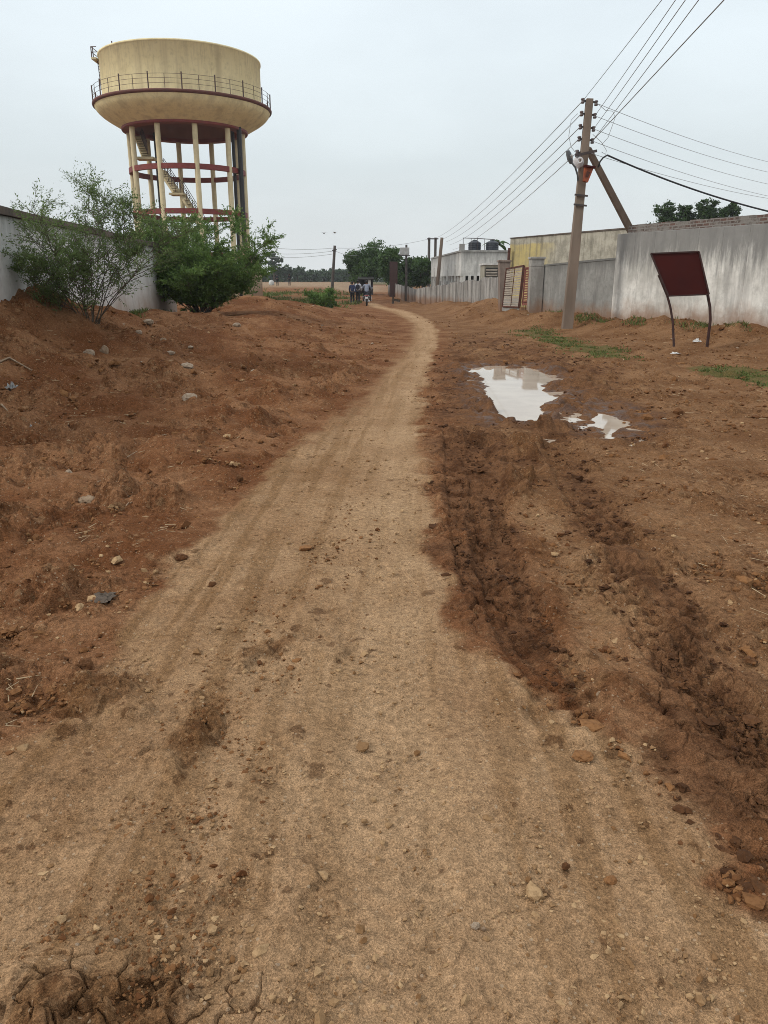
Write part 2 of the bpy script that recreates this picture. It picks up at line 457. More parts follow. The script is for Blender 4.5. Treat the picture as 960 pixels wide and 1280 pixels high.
    m.bsdf(c, rough, bh, .9, .020, 0, m.ramp(wr, 0, 1, .04, .18))
    return m.m

MAT = {}
MAT['soil'] = soil_material()
def clodmat(name, a, b):
    m = M(name); r = m.geo.outputs['Random Per Island']
    c = m.mix(r, a, b); n = m.noise(60, 5, .65)
    c = m.mix(m.math('MULTIPLY', m.ramp(n, .4, .7), .5), c, tuple(x * .6 for x in a))
    m.bsdf(c, .95, n, .6, .006, 0, .15); return m.m
MAT['clod'] = clodmat('clod soil', (.105, .042, .015), (.235, .115, .047))
MAT['clod_wet'] = clodmat('wet clod soil', (.045, .019, .008), (.115, .052, .022))
MAT['grit'] = clodmat('tan grit', (.17, .085, .034), (.42, .28, .15))
MAT['stone'] = simple('pale stone', (.36, .285, .21), (.23, .165, .11), 14, .9, .4)
MAT['stone_warm'] = simple('brown stone', (.28, .20, .13), (.18, .12, .075), 18, .9, .4)
MAT['stone_grey'] = simple('grey stone', (.33, .32, .30), (.22, .20, .18), 18, .9, .4)
MAT['straw'] = simple('straw', (.42, .33, .20), (.24, .16, .09), 8, .9, 0)
MAT['pit_tone'] = simple('grey sacking', (.125, .10, .08), (.08, .062, .048), 30, .95, .4, spec=.04)  # dark tone of the flat patch that stands in for a pit
MAT['plastic'] = simple('dirty plastic', (.62, .62, .60), (.40, .37, .34), 20, .5, .3)
MAT['plastic_blue'] = simple('greyish plastic', (.30, .31, .31), (.20, .19, .18), 20, .45, .3)
MAT['stick'] = simple('dry stick', (.36, .27, .18), (.20, .14, .09), 30, .9, .3)
m = M('muddy water')
m.bsdf(m.mix(m.ramp(m.noise(1.5, 3), .35, .65), (.47, .385, .30), (.40, .32, .245)), .03, m.noise(3.0, 2), .012, .02, 0, .62, IOR=1.36); MAT['water'] = m.m

RED_SPLASH = (.23, .110, .050)
MAT['white_plaster'] = plaster('stained white plaster', (.76, .74, .69), (.48, .465, .425), (.28, .268, .25), (.45, .70), 3.2, RED_SPLASH, (.35, 1.05), (2.6, 3.5, 2.0, (.165, .162, .155)), st=(3.0, 3.0, .45))
MAT['grey_plaster'] = plaster('grey cement plaster', (.30, .295, .275), (.22, .215, .20), (.135, .13, .122), (.42, .66), 9, RED_SPLASH, (.30, .95), (2.1, 2.7, .9, (.13, .128, .12)))
MAT['pillar'] = plaster('gate pillar cement', (.38, .37, .34), (.28, .265, .24), (.17, .155, .14), (.44, .66), 9, RED_SPLASH, (.3, 1.0))
MAT['pillar_brown'] = plaster('brown stained pillar', (.26, .205, .17), (.19, .145, .12), (.11, .085, .07), (.44, .66), 9, RED_SPLASH, (.3, 1.0))
MAT['slab'] = plaster('precast slab concrete', (.40, .385, .36), (.29, .275, .255), (.165, .155, .145), (.40, .62), 9, RED_SPLASH, (.1, .7))
MAT['left_plaster'] = plaster('whitewashed plaster', (.68, .68, .66), (.57, .57, .55), (.43, .425, .41), (.5, .72), 6, (.30, .19, .125), (.6, 1.7), (2.55, 3.2, 1.1, (.20, .195, .185)))
MAT['coping'] = plaster('mouldy coping', (.16, .125, .10), (.105, .08, .065), (.06, .05, .045), (.42, .62), 12)
MAT['house'] = plaster('old limewash', (.70, .69, .655), (.54, .53, .50), (.25, .245, .235), (.45, .66), 4, None, (.3, 1), (3.4, 5.0, 1.8, (.20, .195, .185)))
MAT['yellow'] = plaster('faded yellow wash', (.50, .41, .20), (.42, .34, .165), (.30, .26, .15), (.48, .7), 6)
MAT['yellow_grey'] = plaster('mouldy pale wash', (.40, .365, .29), (.31, .285, .225), (.17, .155, .125), (.42, .64), 6)
MAT['cream'] = plaster('cream paint tower', (.83, .72, .43), (.78, .67, .385), (.50, .41, .24), (.47, .70), 3, st=(1.5, 1.5, .07))
MAT['cream_col'] = plaster('cream paint column', (.66, .57, .37), (.58, .50, .31), (.46, .38, .24), (.5, .74), 3)
MAT['cream_dirty'] = plaster('dirty cream wall', (.46, .36, .22), (.36, .27, .165), (.17, .12, .085), (.42, .6), 3, RED_SPLASH, (.6, 1.6))
MAT['oxide_edge'] = simple('brown red edge paint', (.155, .055, .042), (.10, .04, .032), 2, .7, .1)
MAT['oxide'] = simple('red oxide paint', (.21, .042, .034), (.155, .036, .030), 2, .6, .1)
MAT['oxide_dome'] = simple('brown dome paint', (.19, .085, .062), (.145, .062, .048), 1, .7, .1)
MAT['rail'] = simple('dark rail metal', (.10, .055, .048), (.06, .04, .035), 8, .6, .1)
MAT['black_pipe'] = simple('black pipe', (.018, .018, .02), (.03, .028, .028), 6, .45, .1)
MAT['brick'] = None
m = M('brick course')
br = m.n('ShaderNodeTexBrick'); br.inputs['Scale'].default_value = 1.0
br.inputs['Brick Width'].default_value = .23; br.inputs['Row Height'].default_value = .085; br.inputs['Mortar Size'].default_value = .014
br.inputs['Color1'].default_value = (.16, .065, .045, 1); br.inputs['Color2'].default_value = (.075, .048, .04, 1); br.inputs['Mortar'].default_value = (.34, .32, .29, 1)
mp = m.n('ShaderNodeMapping'); mp.inputs['Rotation'].default_value = (R(90), 0, 0)
cx = m.n('ShaderNodeCombineXYZ'); s = m.sep(); m.l(s[1], cx.inputs[0]); m.l(s[2], cx.inputs[1]); m.l(cx.outputs[0], br.inputs['Vector'])
c = m.mix(m.ramp(m.noise(2.5, 5, .7), .42, .6), br.outputs['Color'], (.30, .285, .26))
c = m.mix(m.math('MULTIPLY', m.ramp(m.noise(9, 5, .7), .5, .7), .7), c, (.06, .05, .045))
c = m.mix(.45, c, (.085, .07, .062)); m.bsdf(c, .95, m.math('ADD', br.outputs['Fac'], m.noise(20, 4)), .5, .02); MAT['brick'] = m.m
MAT['maroon'] = simple('maroon sheet', (.055, .008, .006), (.042, .007, .006), 1.5, .7, .08, spec=.12)
MAT['maroon_leg'] = simple('rusty leg', (.060, .025, .021), (.035, .02, .018), 10, .7, .15)
MAT['rust'] = simple('rusty steel', (.12, .045, .030), (.065, .03, .024), 7, .8, .2)
MAT['rust_red'] = simple('reddish sheet', (.25, .085, .06), (.16, .07, .055), 5, .75, .2)
MAT['slat'] = simple('bleached slats', (.42, .37, .31), (.26, .22, .18), 6, .85, .2, stretch=(.6, .6, 4))
MAT['pole_conc'] = simple('pole concrete', (.225, .17, .13), (.165, .125, .095), 3, .9, .3, stretch=(1, 1, .25))
MAT['pole_far'] = simple('dark far pole', (.10, .085, .075), (.07, .06, .055), 3, .9, .2)
MAT['iron'] = simple('dark iron', (.045, .04, .042), (.07, .05, .045), 8, .6, .1)
MAT['insul'] = simple('brown insulator', (.055, .04, .04), (.09, .06, .055), 8, .3, 0, spec=.6)
MAT['white_cer'] = simple('pale reel', (.60, .58, .58), (.48, .46, .46), 8, .4, 0)
MAT['lamp_grey'] = simple('lamp grey', (.16, .175, .185), (.10, .11, .12), 8, .5, .05)
MAT['orange'] = simple('orange red panel', (.40, .10, .035), (.24, .07, .04), 9, .6, .1)
MAT['wire'] = simple('aluminium wire', (.30, .305, .31), (.25, .255, .26), 3, .6, 0)
MAT['cable'] = simple('black cable', (.02, .02, .022), (.03, .03, .03), 3, .6, 0)
MAT['tank'] = simple('black plastic tank', (.022, .026, .036), (.032, .036, .044), 4, .5, .05)
MAT['dark'] = simple('dark interior', (.03, .028, .026), (.02, .018, .017), 3, .9, 0)  # near-black colour puts shade into recesses; stall roof and drain share it
MAT['sheet'] = simple('pale sheet', (.55, .55, .53), (.42, .41, .39), 3, .6, .05)
MAT['bark'] = simple('bark', (.09, .065, .045), (.055, .04, .03), 14, .95, .4, stretch=(1, 1, .3))
MAT['twig'] = simple('twig bark', (.105, .085, .060), (.065, .052, .038), 14, .95, .2)
MAT['leaf_sparse'] = foliage('shrub leaf', (.085, .135, .042), (.165, .225, .078), .35)
MAT['leaf_dense'] = foliage('bush leaf', (.066, .125, .030), (.175, .265, .070), .32)
MAT['leaf_mid'] = foliage('tree leaf', (.030, .065, .018), (.080, .135, .038), .2, .5)
MAT['leaf_dark'] = foliage('dark tree leaf', (.024, .050, .018), (.060, .096, .032), .15, .5)
MAT['leaf_haze'] = foliage('far tree leaf', (.030, .055, .030), (.070, .105, .050), .15, .25)
MAT['grass'] = foliage('grass blades', (.075, .098, .026), (.130, .150, .045), .2, 3)
def cloth(n, c): return simple(n, c, tuple(x * .75 for x in c), 9, .9, .1)
MAT['skin'] = simple('skin', (.20, .105, .065), (.17, .09, .055), 8, .6, 0)
MAT['hair'] = simple('black hair', (.015, .013, .012), (.02, .018, .016), 8, .7, 0)
MAT['navy'] = cloth('navy cloth', (.035, .045, .10)); MAT['white_cloth'] = cloth('white cloth', (.62, .62, .66))
MAT['dark_cloth'] = cloth('dark cloth', (.022, .022, .028)); MAT['blue_grey'] = cloth('grey blue cloth', (.24, .27, .34))
MAT['bag'] = cloth('dark bag', (.03, .03, .045)); MAT['tyre'] = simple('tyre rubber', (.02, .02, .02), (.04, .035, .03), 8, .85, .1)
MAT['bike'] = simple('black paint', (.02, .02, .024), (.03, .03, .034), 4, .3, 0, spec=.5); MAT['steel'] = simple('steel', (.5, .5, .5), (.4, .4, .4), 4, .35, 0, 1.0)
MAT['plate'] = simple('number plate', (.62, .62, .60), (.55, .55, .53), 4, .5, 0); MAT['tail'] = simple('red lens', (.3, .02, .015), (.25, .02, .015), 4, .2, 0, spec=.6)

# ------------------------------------------------------------------ world, sun, camera
w = bpy.data.worlds.new('World'); scene.world = w; w.use_nodes = True
t = w.node_tree; t.nodes.clear()
SUN_EL, SUN_AZ = R(38), R(-112)          # azimuth from +Y towards +X
sky = t.nodes.new('ShaderNodeTexSky'); sky.sky_type = 'NISHITA'; sky.sun_disc = False
sky.sun_elevation = SUN_EL; sky.sun_rotation = SUN_AZ; sky.dust_density = 3.0; sky.air_density = 1.2
tc = t.nodes.new('ShaderNodeTexCoord'); sx = t.nodes.new('ShaderNodeSeparateXYZ'); t.links.new(tc.outputs['Generated'], sx.inputs[0])
mp = t.nodes.new('ShaderNodeMapping'); mp.inputs['Scale'].default_value = (1.0, 1.0, 2.6); t.links.new(tc.outputs['Generated'], mp.inputs['Vector'])
no = t.nodes.new('ShaderNodeTexNoise'); no.inputs['Scale'].default_value = 1.7; no.inputs['Detail'].default_value = 5; no.inputs['Roughness'].default_value = .5
t.links.new(mp.outputs[0], no.inputs['Vector'])
r1 = t.nodes.new('ShaderNodeValToRGB'); e = r1.color_ramp.elements       # cloud deck by elevation: greyer low down
e[0].position = 0.0; e[0].color = (.79, .82, .83, 1); e[1].position = .75; e[1].color = (1.22, 1.26, 1.30, 1)
k = e.new(.13); k.color = (.715, .785, .81, 1); k = e.new(.28); k.color = (.815, .90, .95, 1)
t.links.new(sx.outputs['Z'], r1.inputs[0])
r2 = t.nodes.new('ShaderNodeMapRange'); r2.inputs[1].default_value = .35; r2.inputs[2].default_value = .68; r2.inputs[3].default_value = .87; r2.inputs[4].default_value = 1.07
t.links.new(no.outputs['Fac'], r2.inputs[0])
mu = t.nodes.new('ShaderNodeVectorMath'); mu.operation = 'SCALE'; t.links.new(r1.outputs[0], mu.inputs[0]); t.links.new(r2.outputs[0], mu.inputs['Scale'])
m2 = t.nodes.new('ShaderNodeVectorMath'); m2.operation = 'SCALE'; t.links.new(mu.outputs[0], m2.inputs[0]); m2.inputs['Scale'].default_value = 10.0
mixn = t.nodes.new('ShaderNodeMix'); mixn.data_type = 'RGBA'; mixn.inputs[0].default_value = .93
t.links.new(sky.outputs[0], mixn.inputs[6]); t.links.new(m2.outputs[0], mixn.inputs[7])
bg = t.nodes.new('ShaderNodeBackground'); bg.inputs['Strength'].default_value = .10
ow = t.nodes.new('ShaderNodeOutputWorld'); t.links.new(mixn.outputs[2], bg.inputs[0]); t.links.new(bg.outputs[0], ow.inputs[0])

sl = bpy.data.lights.new('sun', 'SUN'); sl.energy = 1.5; sl.angle = R(10); sl.color = (1.0, .94, .85)
so = bpy.data.objects.new('sun', sl); COL.objects.link(so)
sd = Vector((math.sin(SUN_AZ) * math.cos(SUN_EL), math.cos(SUN_AZ) * math.cos(SUN_EL), math.sin(SUN_EL)))
so.rotation_euler = sd.to_track_quat('Z', 'Y').to_euler(); so.location = sd * 60

cd = bpy.data.cameras.new('camera'); cam = bpy.data.objects.new('camera', cd); COL.objects.link(cam)
cd.sensor_fit = 'VERTICAL'; cd.sensor_height = 36; cd.sensor_width = 27; cd.lens = 36 * FPX / 1280.0
cd.clip_start = .05; cd.clip_end = 4000
cam.location = (0, 0, CAM_H); cam.rotation_euler = (R(90) - PITCH, 0, 0); scene.camera = cam
vs = scene.view_settings; vs.view_transform = 'Standard'; vs.look = 'None'; vs.exposure = 0.08; vs.gamma = 1.0; vs.use_curve_mapping = False
scene.cycles.filter_width = .95; scene.cycles.max_bounces = 6; scene.cycles.diffuse_bounces = 3; scene.cycles.glossy_bounces = 3; scene.cycles.transmission_bounces = 3
scene.cycles.transparent_max_bounces = 4; scene.cycles.volume_bounces = 0
scene.cycles.use_denoising = True; scene.cycles.denoiser = 'OPENIMAGEDENOISE'; scene.cycles.denoising_input_passes = 'RGB_ALBEDO_NORMAL'; scene.cycles.denoising_prefilter = 'NONE'
# ------------------------------------------------------------------ the ground, one sheet out to the horizon
def build_ground():
    py = [1420, 1380, 1350, 1325, 1305]
    p = 1292.0
    while p > 520: py.append(p); p -= 1.15
    while p > 351.6: py.append(p); p -= .62
    ys = [-60, -25, -10, -5, -3, -2, -1.4, -.9, -.5, -.2, .05, .3, .5] + [G(480, q)[1] for q in py if .55 < G(480, q)[1] < 560] + [700]
    ys = np.array(sorted(set(round(v, 5) for v in ys)))
    td = np.linspace(-.60, .60, 860)
    side = .60 * np.geomspace(1.01, 7.0, 46)
    tt = np.concatenate([-side[::-1], td, side])
    sc = np.where(ys > .9, ys + .6, 1.5 + (.9 - ys) * .9)
    X = sc[:, None] * tt[None, :]; Y = np.repeat(ys[:, None], len(tt), 1)
    X = np.clip(X, -640, 640); x, y = X.ravel(), Y.ravel()
    dyv = np.gradient(ys); dy = np.repeat(dyv[:, None], len(tt), 1).ravel()
    dxv = np.gradient(tt); dx = (sc[:, None] * dxv[None, :]).ravel()
    sp = np.maximum(dy, dx)
    z = H(x, y)
    near = y < 60
    wx = x + .13 * fbm(x, y, .8, 4, 61, .6) ; wy = y + .22 * fbm(x, y, .8, 4, 67, .6)
    tr = sdf_poly(TRACK, wx, wy)
    track = sstep(-.22, .16, tr) * (1 - .22 * sstep(10, 18, y))
    scale_w = np.clip(y / 8, .6, 2.0)
    ma = sdf_poly(MUD_A, wx, wy); mb = sdf_poly(MUD_B, wx, wy)
    zA = sstep(-.20 * scale_w, .30 * scale_w, ma); zB = sstep(-.16, .34, mb)
    rutm = np.zeros_like(z); core = np.zeros_like(z)
    for P, wd, dp in RUTS:
        s, l, d = path_sd(P, wx, wy)
        core = np.maximum(core, sstep(wd * 1.5, wd * .9, d))
        rutm = np.maximum(rutm, sstep(wd * 2.1, wd * .6, d + .09 * fbm(x, y, .35, 3, 431)))
    pn = sstep(-.35, .45, fbm(x, y, .9, 4, 87, .6))
    wetA = zA * (.34 + .62 * np.maximum(pn, rutm)); wetB = zB * (.22 + .70 * np.maximum(.9 * pn, rutm))
    pd = np.maximum(sdf_poly(PUDDLE, x, y), sdf_poly(PUDDLE_B, x, y))
    edge_wet = sstep(.5, .05, np.hypot(x - 1.15, (y - 2.15) / 1.2)) * .95
    wet = np.maximum.reduce([wetA, wetB, sstep(-1.2, -.05, pd) * .95, edge_wet])
    sheen = sstep(-.75, -.05, pd)
    track = track * (1 - .8 * np.maximum(zA, zB))
    _, dt, _ = path_sd(TREAD, x, y); s_t, _, d_t = path_sd(TREAD, x, y)
    track = track * (1 - .62 * sstep(5, 11, y) * sstep(.22, .7, d_t + .1 * fbm(x, y, .9, 3, 97)))
    xl = np.interp(y, XL_Y, XL_X); xr = np.interp(y, XR_Y, XR_X)
    left = sstep(.0, .5, xl - x); right = sstep(.0, .8, x - xr)
    BETW = GP([(650, 640), (700, 620), (760, 700), (800, 800), (850, 960), (866, 1030), (770, 945), (716, 880), (684, 760)])
    track = np.maximum(track, .46 * sstep(-.10, .15, sdf_poly(BETW, wx, wy)))
    # rows of clods in the middle of the track and at its lower left
    _, cl, cdist = path_sd(CLODLINE, x + .12 * gnoise(x / .5, y / .5, 71), y)
    clodrow = sstep(.30, .02, cdist) * sstep(9, 5.5, y)
    corner = sstep(.55, .0, np.hypot((x + .62) / 1.0, (y - 1.28) / .42))
    d1 = np.hypot(x + 1.15, (y - 2.62) / .9); corner2 = sstep(.42, .06, d1)
    patches = sstep(.10, .55, fbm(x, y, .55, 3, 81)); big = sstep(.0, .5, fbm(x, y, 1.9, 3, 85))
    clod = np.clip(clodrow * (.08 + .32 * patches) + corner * .8 + corner2 * .8 + .40 * patches * sstep(0, .4, gnoise(x / .9, y / .9, 91)), 0, 1)
    # roughness of the surface by zone
    dug = sstep(-.25, .45, fbm(x, y / 1.0, 1.1, 4, 89, .6))
    rgh = .22 + 1.05 * left * (.25 + .95 * dug) + .62 * right * (.25 + .95 * dug) * (.45 + .55 * sstep(9, 14, y)) + .62 * np.maximum(zA, .9 * zB) * (.35 + .9 * patches) + .62 * clod + .45 * corner * patches
    rgh = rgh * (1 - .65 * sstep(-.1, .15, pd)) * (1 - .55 * core * sstep(7.5, 5.5, y))
    tread_m = sstep(.20, .10, d_t)
    rgh = rgh * (1 - .55 * tread_m)
    dz = np.zeros_like(z)
    wl = .42; k = 0
    while wl > .004:
        f = np.clip((wl / sp - 1.6) / 1.6, 0, 1); mk = (f > 0) & (y > -3)
        if mk.any():
            n = gnoise(x[mk] / wl + 3.1 * k, y[mk] / wl, 100 + k); n = n * (1 + .8 * np.abs(n))
            n2 = np.abs(gnoise(x[mk] / (wl * 1.3), y[mk] / (wl * 1.3) + 1.7, 140 + k))
            amp = .15 * wl if wl > .05 else .13 * wl
            dz[mk] += f[mk] * amp * rgh[mk] * (n * .55 + n2 * 1.7 - .45)
        wl *= .56; k += 1
    # lumps: irregular cells that stand proud
    for (cs, seed, a) in ((.30, 197, .050), (.16, 201, .040), (.075, 205, .024), (.034, 209, .011)):
        f = np.clip((cs / sp - 2.2) / 2, 0, 1); mk = (f > 0) & (y > .3)
        if not mk.any(): continue
        ux = x[mk] + .25 * cs * gnoise(x[mk] / cs * 1.7, y[mk] / cs * 1.7, seed + 1); uy = y[mk] + .25 * cs * gnoise(x[mk] / cs * 1.7, y[mk] / cs * 1.7, seed + 2)
        f1, ed, ce = voro(ux / cs, uy / cs, seed)
        sparse = np.clip(rgh[mk] - .28, 0, 1.2) * (1 if cs < .2 else np.maximum(left, right)[mk])
        on = sstep(1.02 - .62 * np.clip(sparse, 0, 1), 1.06 - .55 * np.clip(sparse, 0, 1), ce + .05)
        if cs < .05: on = np.maximum(on, (ce > .93) * .8)
        dz[mk] += f[mk] * a * on * sstep(.0, .32, ed) * (.4 + .6 * np.clip(sparse + .3, 0, 1)) * (1 - .3 * f1)
    # drying mud plates beside the first rut and in the lower left corner
    pl = np.zeros_like(z)
    PLZ = GP([(540, 590), (600, 600), (640, 680), (640, 760), (600, 800), (565, 740), (546, 660)])
    for zone, cs, seed, a in ((sstep(-.05, .12, sdf_poly(PLZ, wx, wy)), .21, 301, .028), (corner, .09, 305, .022), (sstep(.0, .25, mb) * sstep(3.6, 2.6, y), .15, 309, .016)):
        mk = (zone > 0) & (y > .4) & (y < 9)
        if mk.any():
            ux = x[mk] + .22 * cs * fbm(x[mk], y[mk], cs * .8, 2, seed + 2); uy = y[mk] + .22 * cs * fbm(x[mk], y[mk], cs * .8, 2, seed + 3)
            f1, ed, ce = voro(ux / cs, uy / (cs * .8), seed)
            lift = (ce - .3) * a + .006 * (uy - y[mk]) / cs
            dz[mk] += zone[mk] * (lift * sstep(.02, .10, ed) - .030 * sstep(.07, .0, ed))
    # ruts with raised lips and the lines left by tyre ribs
    for P, wd, dp in RUTS:
        s, l, d = path_sd(P, x + .03 * gnoise(x / .5, y / .5, 401), y)
        m_ = sstep(wd * 1.15, wd * .8, d)
        dz += -dp * m_ + dp * .75 * np.exp(-((d - wd * 1.45) / (wd * .35)) ** 2) * (.5 + .8 * np.abs(gnoise(s / .25, l * 0, 403)))
        f = np.clip((.05 / sp - 1.2), 0, 1)
        dz += f * m_ * .013 * np.cos(l / wd * 3.14159 * 3.0) * (.6 + .6 * gnoise(s / .7, l * 0, 405))
        f = np.clip((.13 / sp - 1.6), 0, 1); dz += f * sstep(wd * 1.5, wd * 1.1, d) * .017 * np.tanh(2.2 * np.sin((s + np.abs(l) * .7) * 6.2832 / .13)) * sstep(-.25, .25, gnoise(s / .9, l * 0, 407))
        rgh *= 1
    # chevron tread pressed into the pale wheel track
    f = np.clip((.075 / sp - 1.5) / 1.5, 0, 1)
    dz += f * tread_m * .0058 * np.sin((s_t + np.abs(dt) * .55) * 6.2832 / .075) * (.35 + .65 * sstep(-.2, .3, gnoise(x / .5, y / .9, 411))) - .008 * tread_m
    # little scarp along the left edge of the track
    s, l, d = path_sd(EDGELINE, x + .05 * gnoise(x / .4, y / .4, 421), y)
    dz += .035 * np.exp(-((d - .05) / .09) ** 2) * sstep(2.5, 4, y) * sstep(13, 10, y) * (.6 + .5 * gnoise(s / .3, l * 0, 423))
    dz = np.where(dz > 0, dz * (1 - .92 * sstep(-.06, .10, pd)), dz)
    far_damp = sstep(90, 40, y)
    z = z + dz * far_damp
    # a skirt that drops nothing: stay level far away
    GRA = GP([(640, 408), (672, 404), (720, 416), (790, 430), (800, 440), (740, 440), (690, 428)], .15)
    GRB = GP([(850, 454), (900, 452), (1010, 458), (1010, 476), (930, 470), (870, 464)], .1)
    gA = .85 * np.maximum(sstep(-.5, .7, sdf_poly(GRA, wx, wy)), sstep(-.3, .4, sdf_poly(GRB, wx, wy)))
    fieldg = .75 * sstep(-.4, .4, fbm(x, y / 1.5, 5, 4, 99, .6)) * sstep(40, 50, y) * sstep(104, 88, y) * sstep(.5, 3, np.abs(x + .2)) + .5 * sstep(110, 160, y) * sstep(-24, -30, x)
    grass = np.maximum(gA, fieldg * sstep(0, 3, np.abs(x + .4) - 1.5))
    grass = np.maximum(grass, .9 * sstep(185, 230, y))
    pale = sstep(98, 108, y) * sstep(190, 170, y) * sstep(-32, -26, x) * sstep(3, -3, x)
    nr, nc = X.shape
    idx = np.arange(nr * nc).reshape(nr, nc)
    F = np.stack([idx[:-1, :-1], idx[:-1, 1:], idx[1:, 1:], idx[1:, :-1]], -1).reshape(-1, 4)
    me = mesh_np('ground', np.stack([x, y, z], 1), F, True)
    light = np.clip(.35 * tread_m + .75 * np.exp(-(d_t / .42) ** 2), 0, 1) * sstep(-.05, .15, tr) * (.75 + .5 * fbm(x, y, .7, 3, 95))
    for nm, a in (('track', track), ('wet', wet), ('clod', clod), ('grass', grass), ('pale', pale * .6), ('right', right), ('light', light), ('sheen', sheen), ('band', .5 + .5 * fbm(dt / .13, s_t / 2.6, 1.0, 3, 441, .6)), ('dug', np.clip(dug * np.maximum(left, .75 * right), 0, 1))):
        at = me.attributes.new(nm, 'FLOAT', 'POINT'); at.data.foreach_set('value', np.clip(a, 0, 1).astype(np.float32))
    o = link('ground', me, MAT['soil']); props(o, kind='structure')
    return o
ground = build_ground()

def sheet(name, P, z, grow):
    c = P.mean(0); Q = c + (P - c) * grow
    hull = Q
    me = bpy.data.meshes.new(name)
    n = len(hull)
    me.from_pydata([(a, b, z) for a, b in hull], [], [tuple(range(n))]); me.update()
    bm = bmesh.new(); bm.from_mesh(me); bmesh.ops.triangulate(bm, faces=bm.faces)
    bmesh.ops.recalc_face_normals(bm, faces=bm.faces)
    if bm.faces and bm.faces[0].normal.z < 0: bmesh.ops.reverse_faces(bm, faces=bm.faces)
    bm.to_mesh(me); bm.free()
    o = link(name, me, MAT['water']); props(o, kind='structure'); return o
def bbox_poly(P, g):
    c = P.mean(0); return np.array([c + (np.array([math.cos(a), math.sin(a)]) * (P.max(0) - P.min(0)) * .5 * g) for a in np.linspace(0, 2 * math.pi, 24, endpoint=False)])
sheet('puddle_water', bbox_poly(PUDDLE, 1.5), -.047, 1.0)
sheet('puddle_water', bbox_poly(PUDDLE_B, 1.25), -.046, 1.0)

# ------------------------------------------------------------------ loose grit and clods (uncountable)
def scatter(name, mat, pts, sizes, flat=.7, sub=1):
    bm = bmesh.new(); bmesh.ops.create_icosphere(bm, subdivisions=sub, radius=1); bm.verts.ensure_lookup_table()
    co = np.array([v.co for v in bm.verts]); fa = np.array([[v.index for v in f.verts] for f in bm.faces]); bm.free()
    n = len(pts)
    d = 1 + .28 * rng.normal(size=(n, len(co))); d = np.clip(d, .5, 1.6)
    V = co[None] * d[..., None]
    V = V * np.stack([rng.uniform(.8, 1.3, n), rng.uniform(.65, 1.1, n), rng.uniform(.45, .85, n) * flat / .7], 1)[:, None, :] * sizes[:, None, None]
    a = rng.uniform(0, 6.28, n); c, s = np.cos(a)[:, None], np.sin(a)[:, None]
    V = np.stack([V[..., 0] * c - V[..., 1] * s, V[..., 0] * s + V[..., 1] * c, V[..., 2]], -1)
    z = H(pts[:, 0], pts[:, 1])
    V += np.stack([pts[:, 0], pts[:, 1], z + sizes * .12], 1)[:, None, :]
    F = (fa[None] + (np.arange(n) * len(co))[:, None, None]).reshape(-1, 3)
    o = link(name, mesh_np(name, V.reshape(-1, 3), F, False), mat)
    return props(o, kind='stuff')

def sample_px(n, lo=395, hi=1290, xr=(-60, 1020)):
    """points spread over the ground in front of the viewer, denser nearby"""
    y = 1.0 * np.exp(rng.uniform(0, 1, n) * math.log(24)); x = rng.uniform(-.62, .62, n) * (y + .6)
    return np.stack([x, y], 1)
P = sample_px(80000)
tr = sdf_poly(TRACK, P[:, 0], P[:, 1]); wt = np.maximum(sdf_poly(MUD_A, P[:, 0], P[:, 1]), sdf_poly(MUD_B, P[:, 0], P[:, 1]))
pdm = np.maximum(sdf_poly(PUDDLE, P[:, 0], P[:, 1]), sdf_poly(PUDDLE_B, P[:, 0], P[:, 1]))
cl = fbm(P[:, 0], P[:, 1], .6, 3, 501)
_, _, cd_ = path_sd(CLODLINE, P[:, 0], P[:, 1])
u = rng.uniform(0, 1, len(P))
on_tr = (tr > .02) & (wt < 0)
a_ = on_tr & (u < .12 + .35 * sstep(0, .5, cl))
sz = lambda n, s0, yy: s0 * np.exp(rng.normal(0, .55, n)) * np.clip(.7 + yy * .055, .7, 1.8)
scatter('grit', MAT['grit'], P[a_], np.clip(sz(a_.sum(), .0044, P[a_, 1]), .002, .022))
b_ = ((~on_tr) & (wt < 0) & (u < .10 + .8 * sstep(-.05, .6, cl))) | (on_tr & (cd_ < .22) & (u > .62))
scatter('soil_clods', MAT['clod'], P[b_], np.clip(sz(b_.sum(), .0080, P[b_, 1]) * np.where(on_tr[b_], .6, 1), .003, .045))
e_ = (~on_tr) & (wt < 0) & (u > .93)
scatter('pale_grit', MAT['grit'], P[e_], np.clip(sz(e_.sum(), .0075, P[e_, 1]), .003, .03))
c_ = (wt > -.02) & (pdm < -.06) & (u < (.22 + .6 * sstep(-.1, .4, cl)) * np.where(P[:, 1] < 5, .75, .8))
scatter('wet_clods', MAT['clod_wet'], P[c_], np.clip(sz(c_.sum(), .0072, P[c_, 1]), .003, .034), .55, 2)

# bigger crumbs of dug earth on the heaps and along the walls
P = np.stack([rng.uniform(-9, 10, 26000), 8.5 + 26 * rng.uniform(0, 1, 26000) ** 1.3], 1)
xl_, xr_ = np.interp(P[:, 1], XL_Y, XL_X), np.interp(P[:, 1], XR_Y, XR_X); _, _, dw_ = path_sd(WALLS_R, P[:, 0], P[:, 1])
inw = P[:, 0] < np.interp(P[:, 1], WALLS_R[:, 1], WALLS_R[:, 0]) - .1
cl = fbm(P[:, 0], P[:, 1], 1.3, 4, 521, .6)
dens = np.where(P[:, 0] < xl_ - .4, .55, np.where(P[:, 0] > xr_ + .5, .16 + .55 * sstep(2.6, .8, dw_), 0)) * sstep(-.1, .5, cl) * (sdf_poly(PUDDLE, P[:, 0], P[:, 1]) < -.3)
P = P[(rng.uniform(0, 1, len(P)) < dens) & inw]; n = len(P)
sz_ = np.clip(.022 * np.exp(rng.normal(0, .5, n)), .008, .075)
pale_ = rng.uniform(0, 1, n) < .05
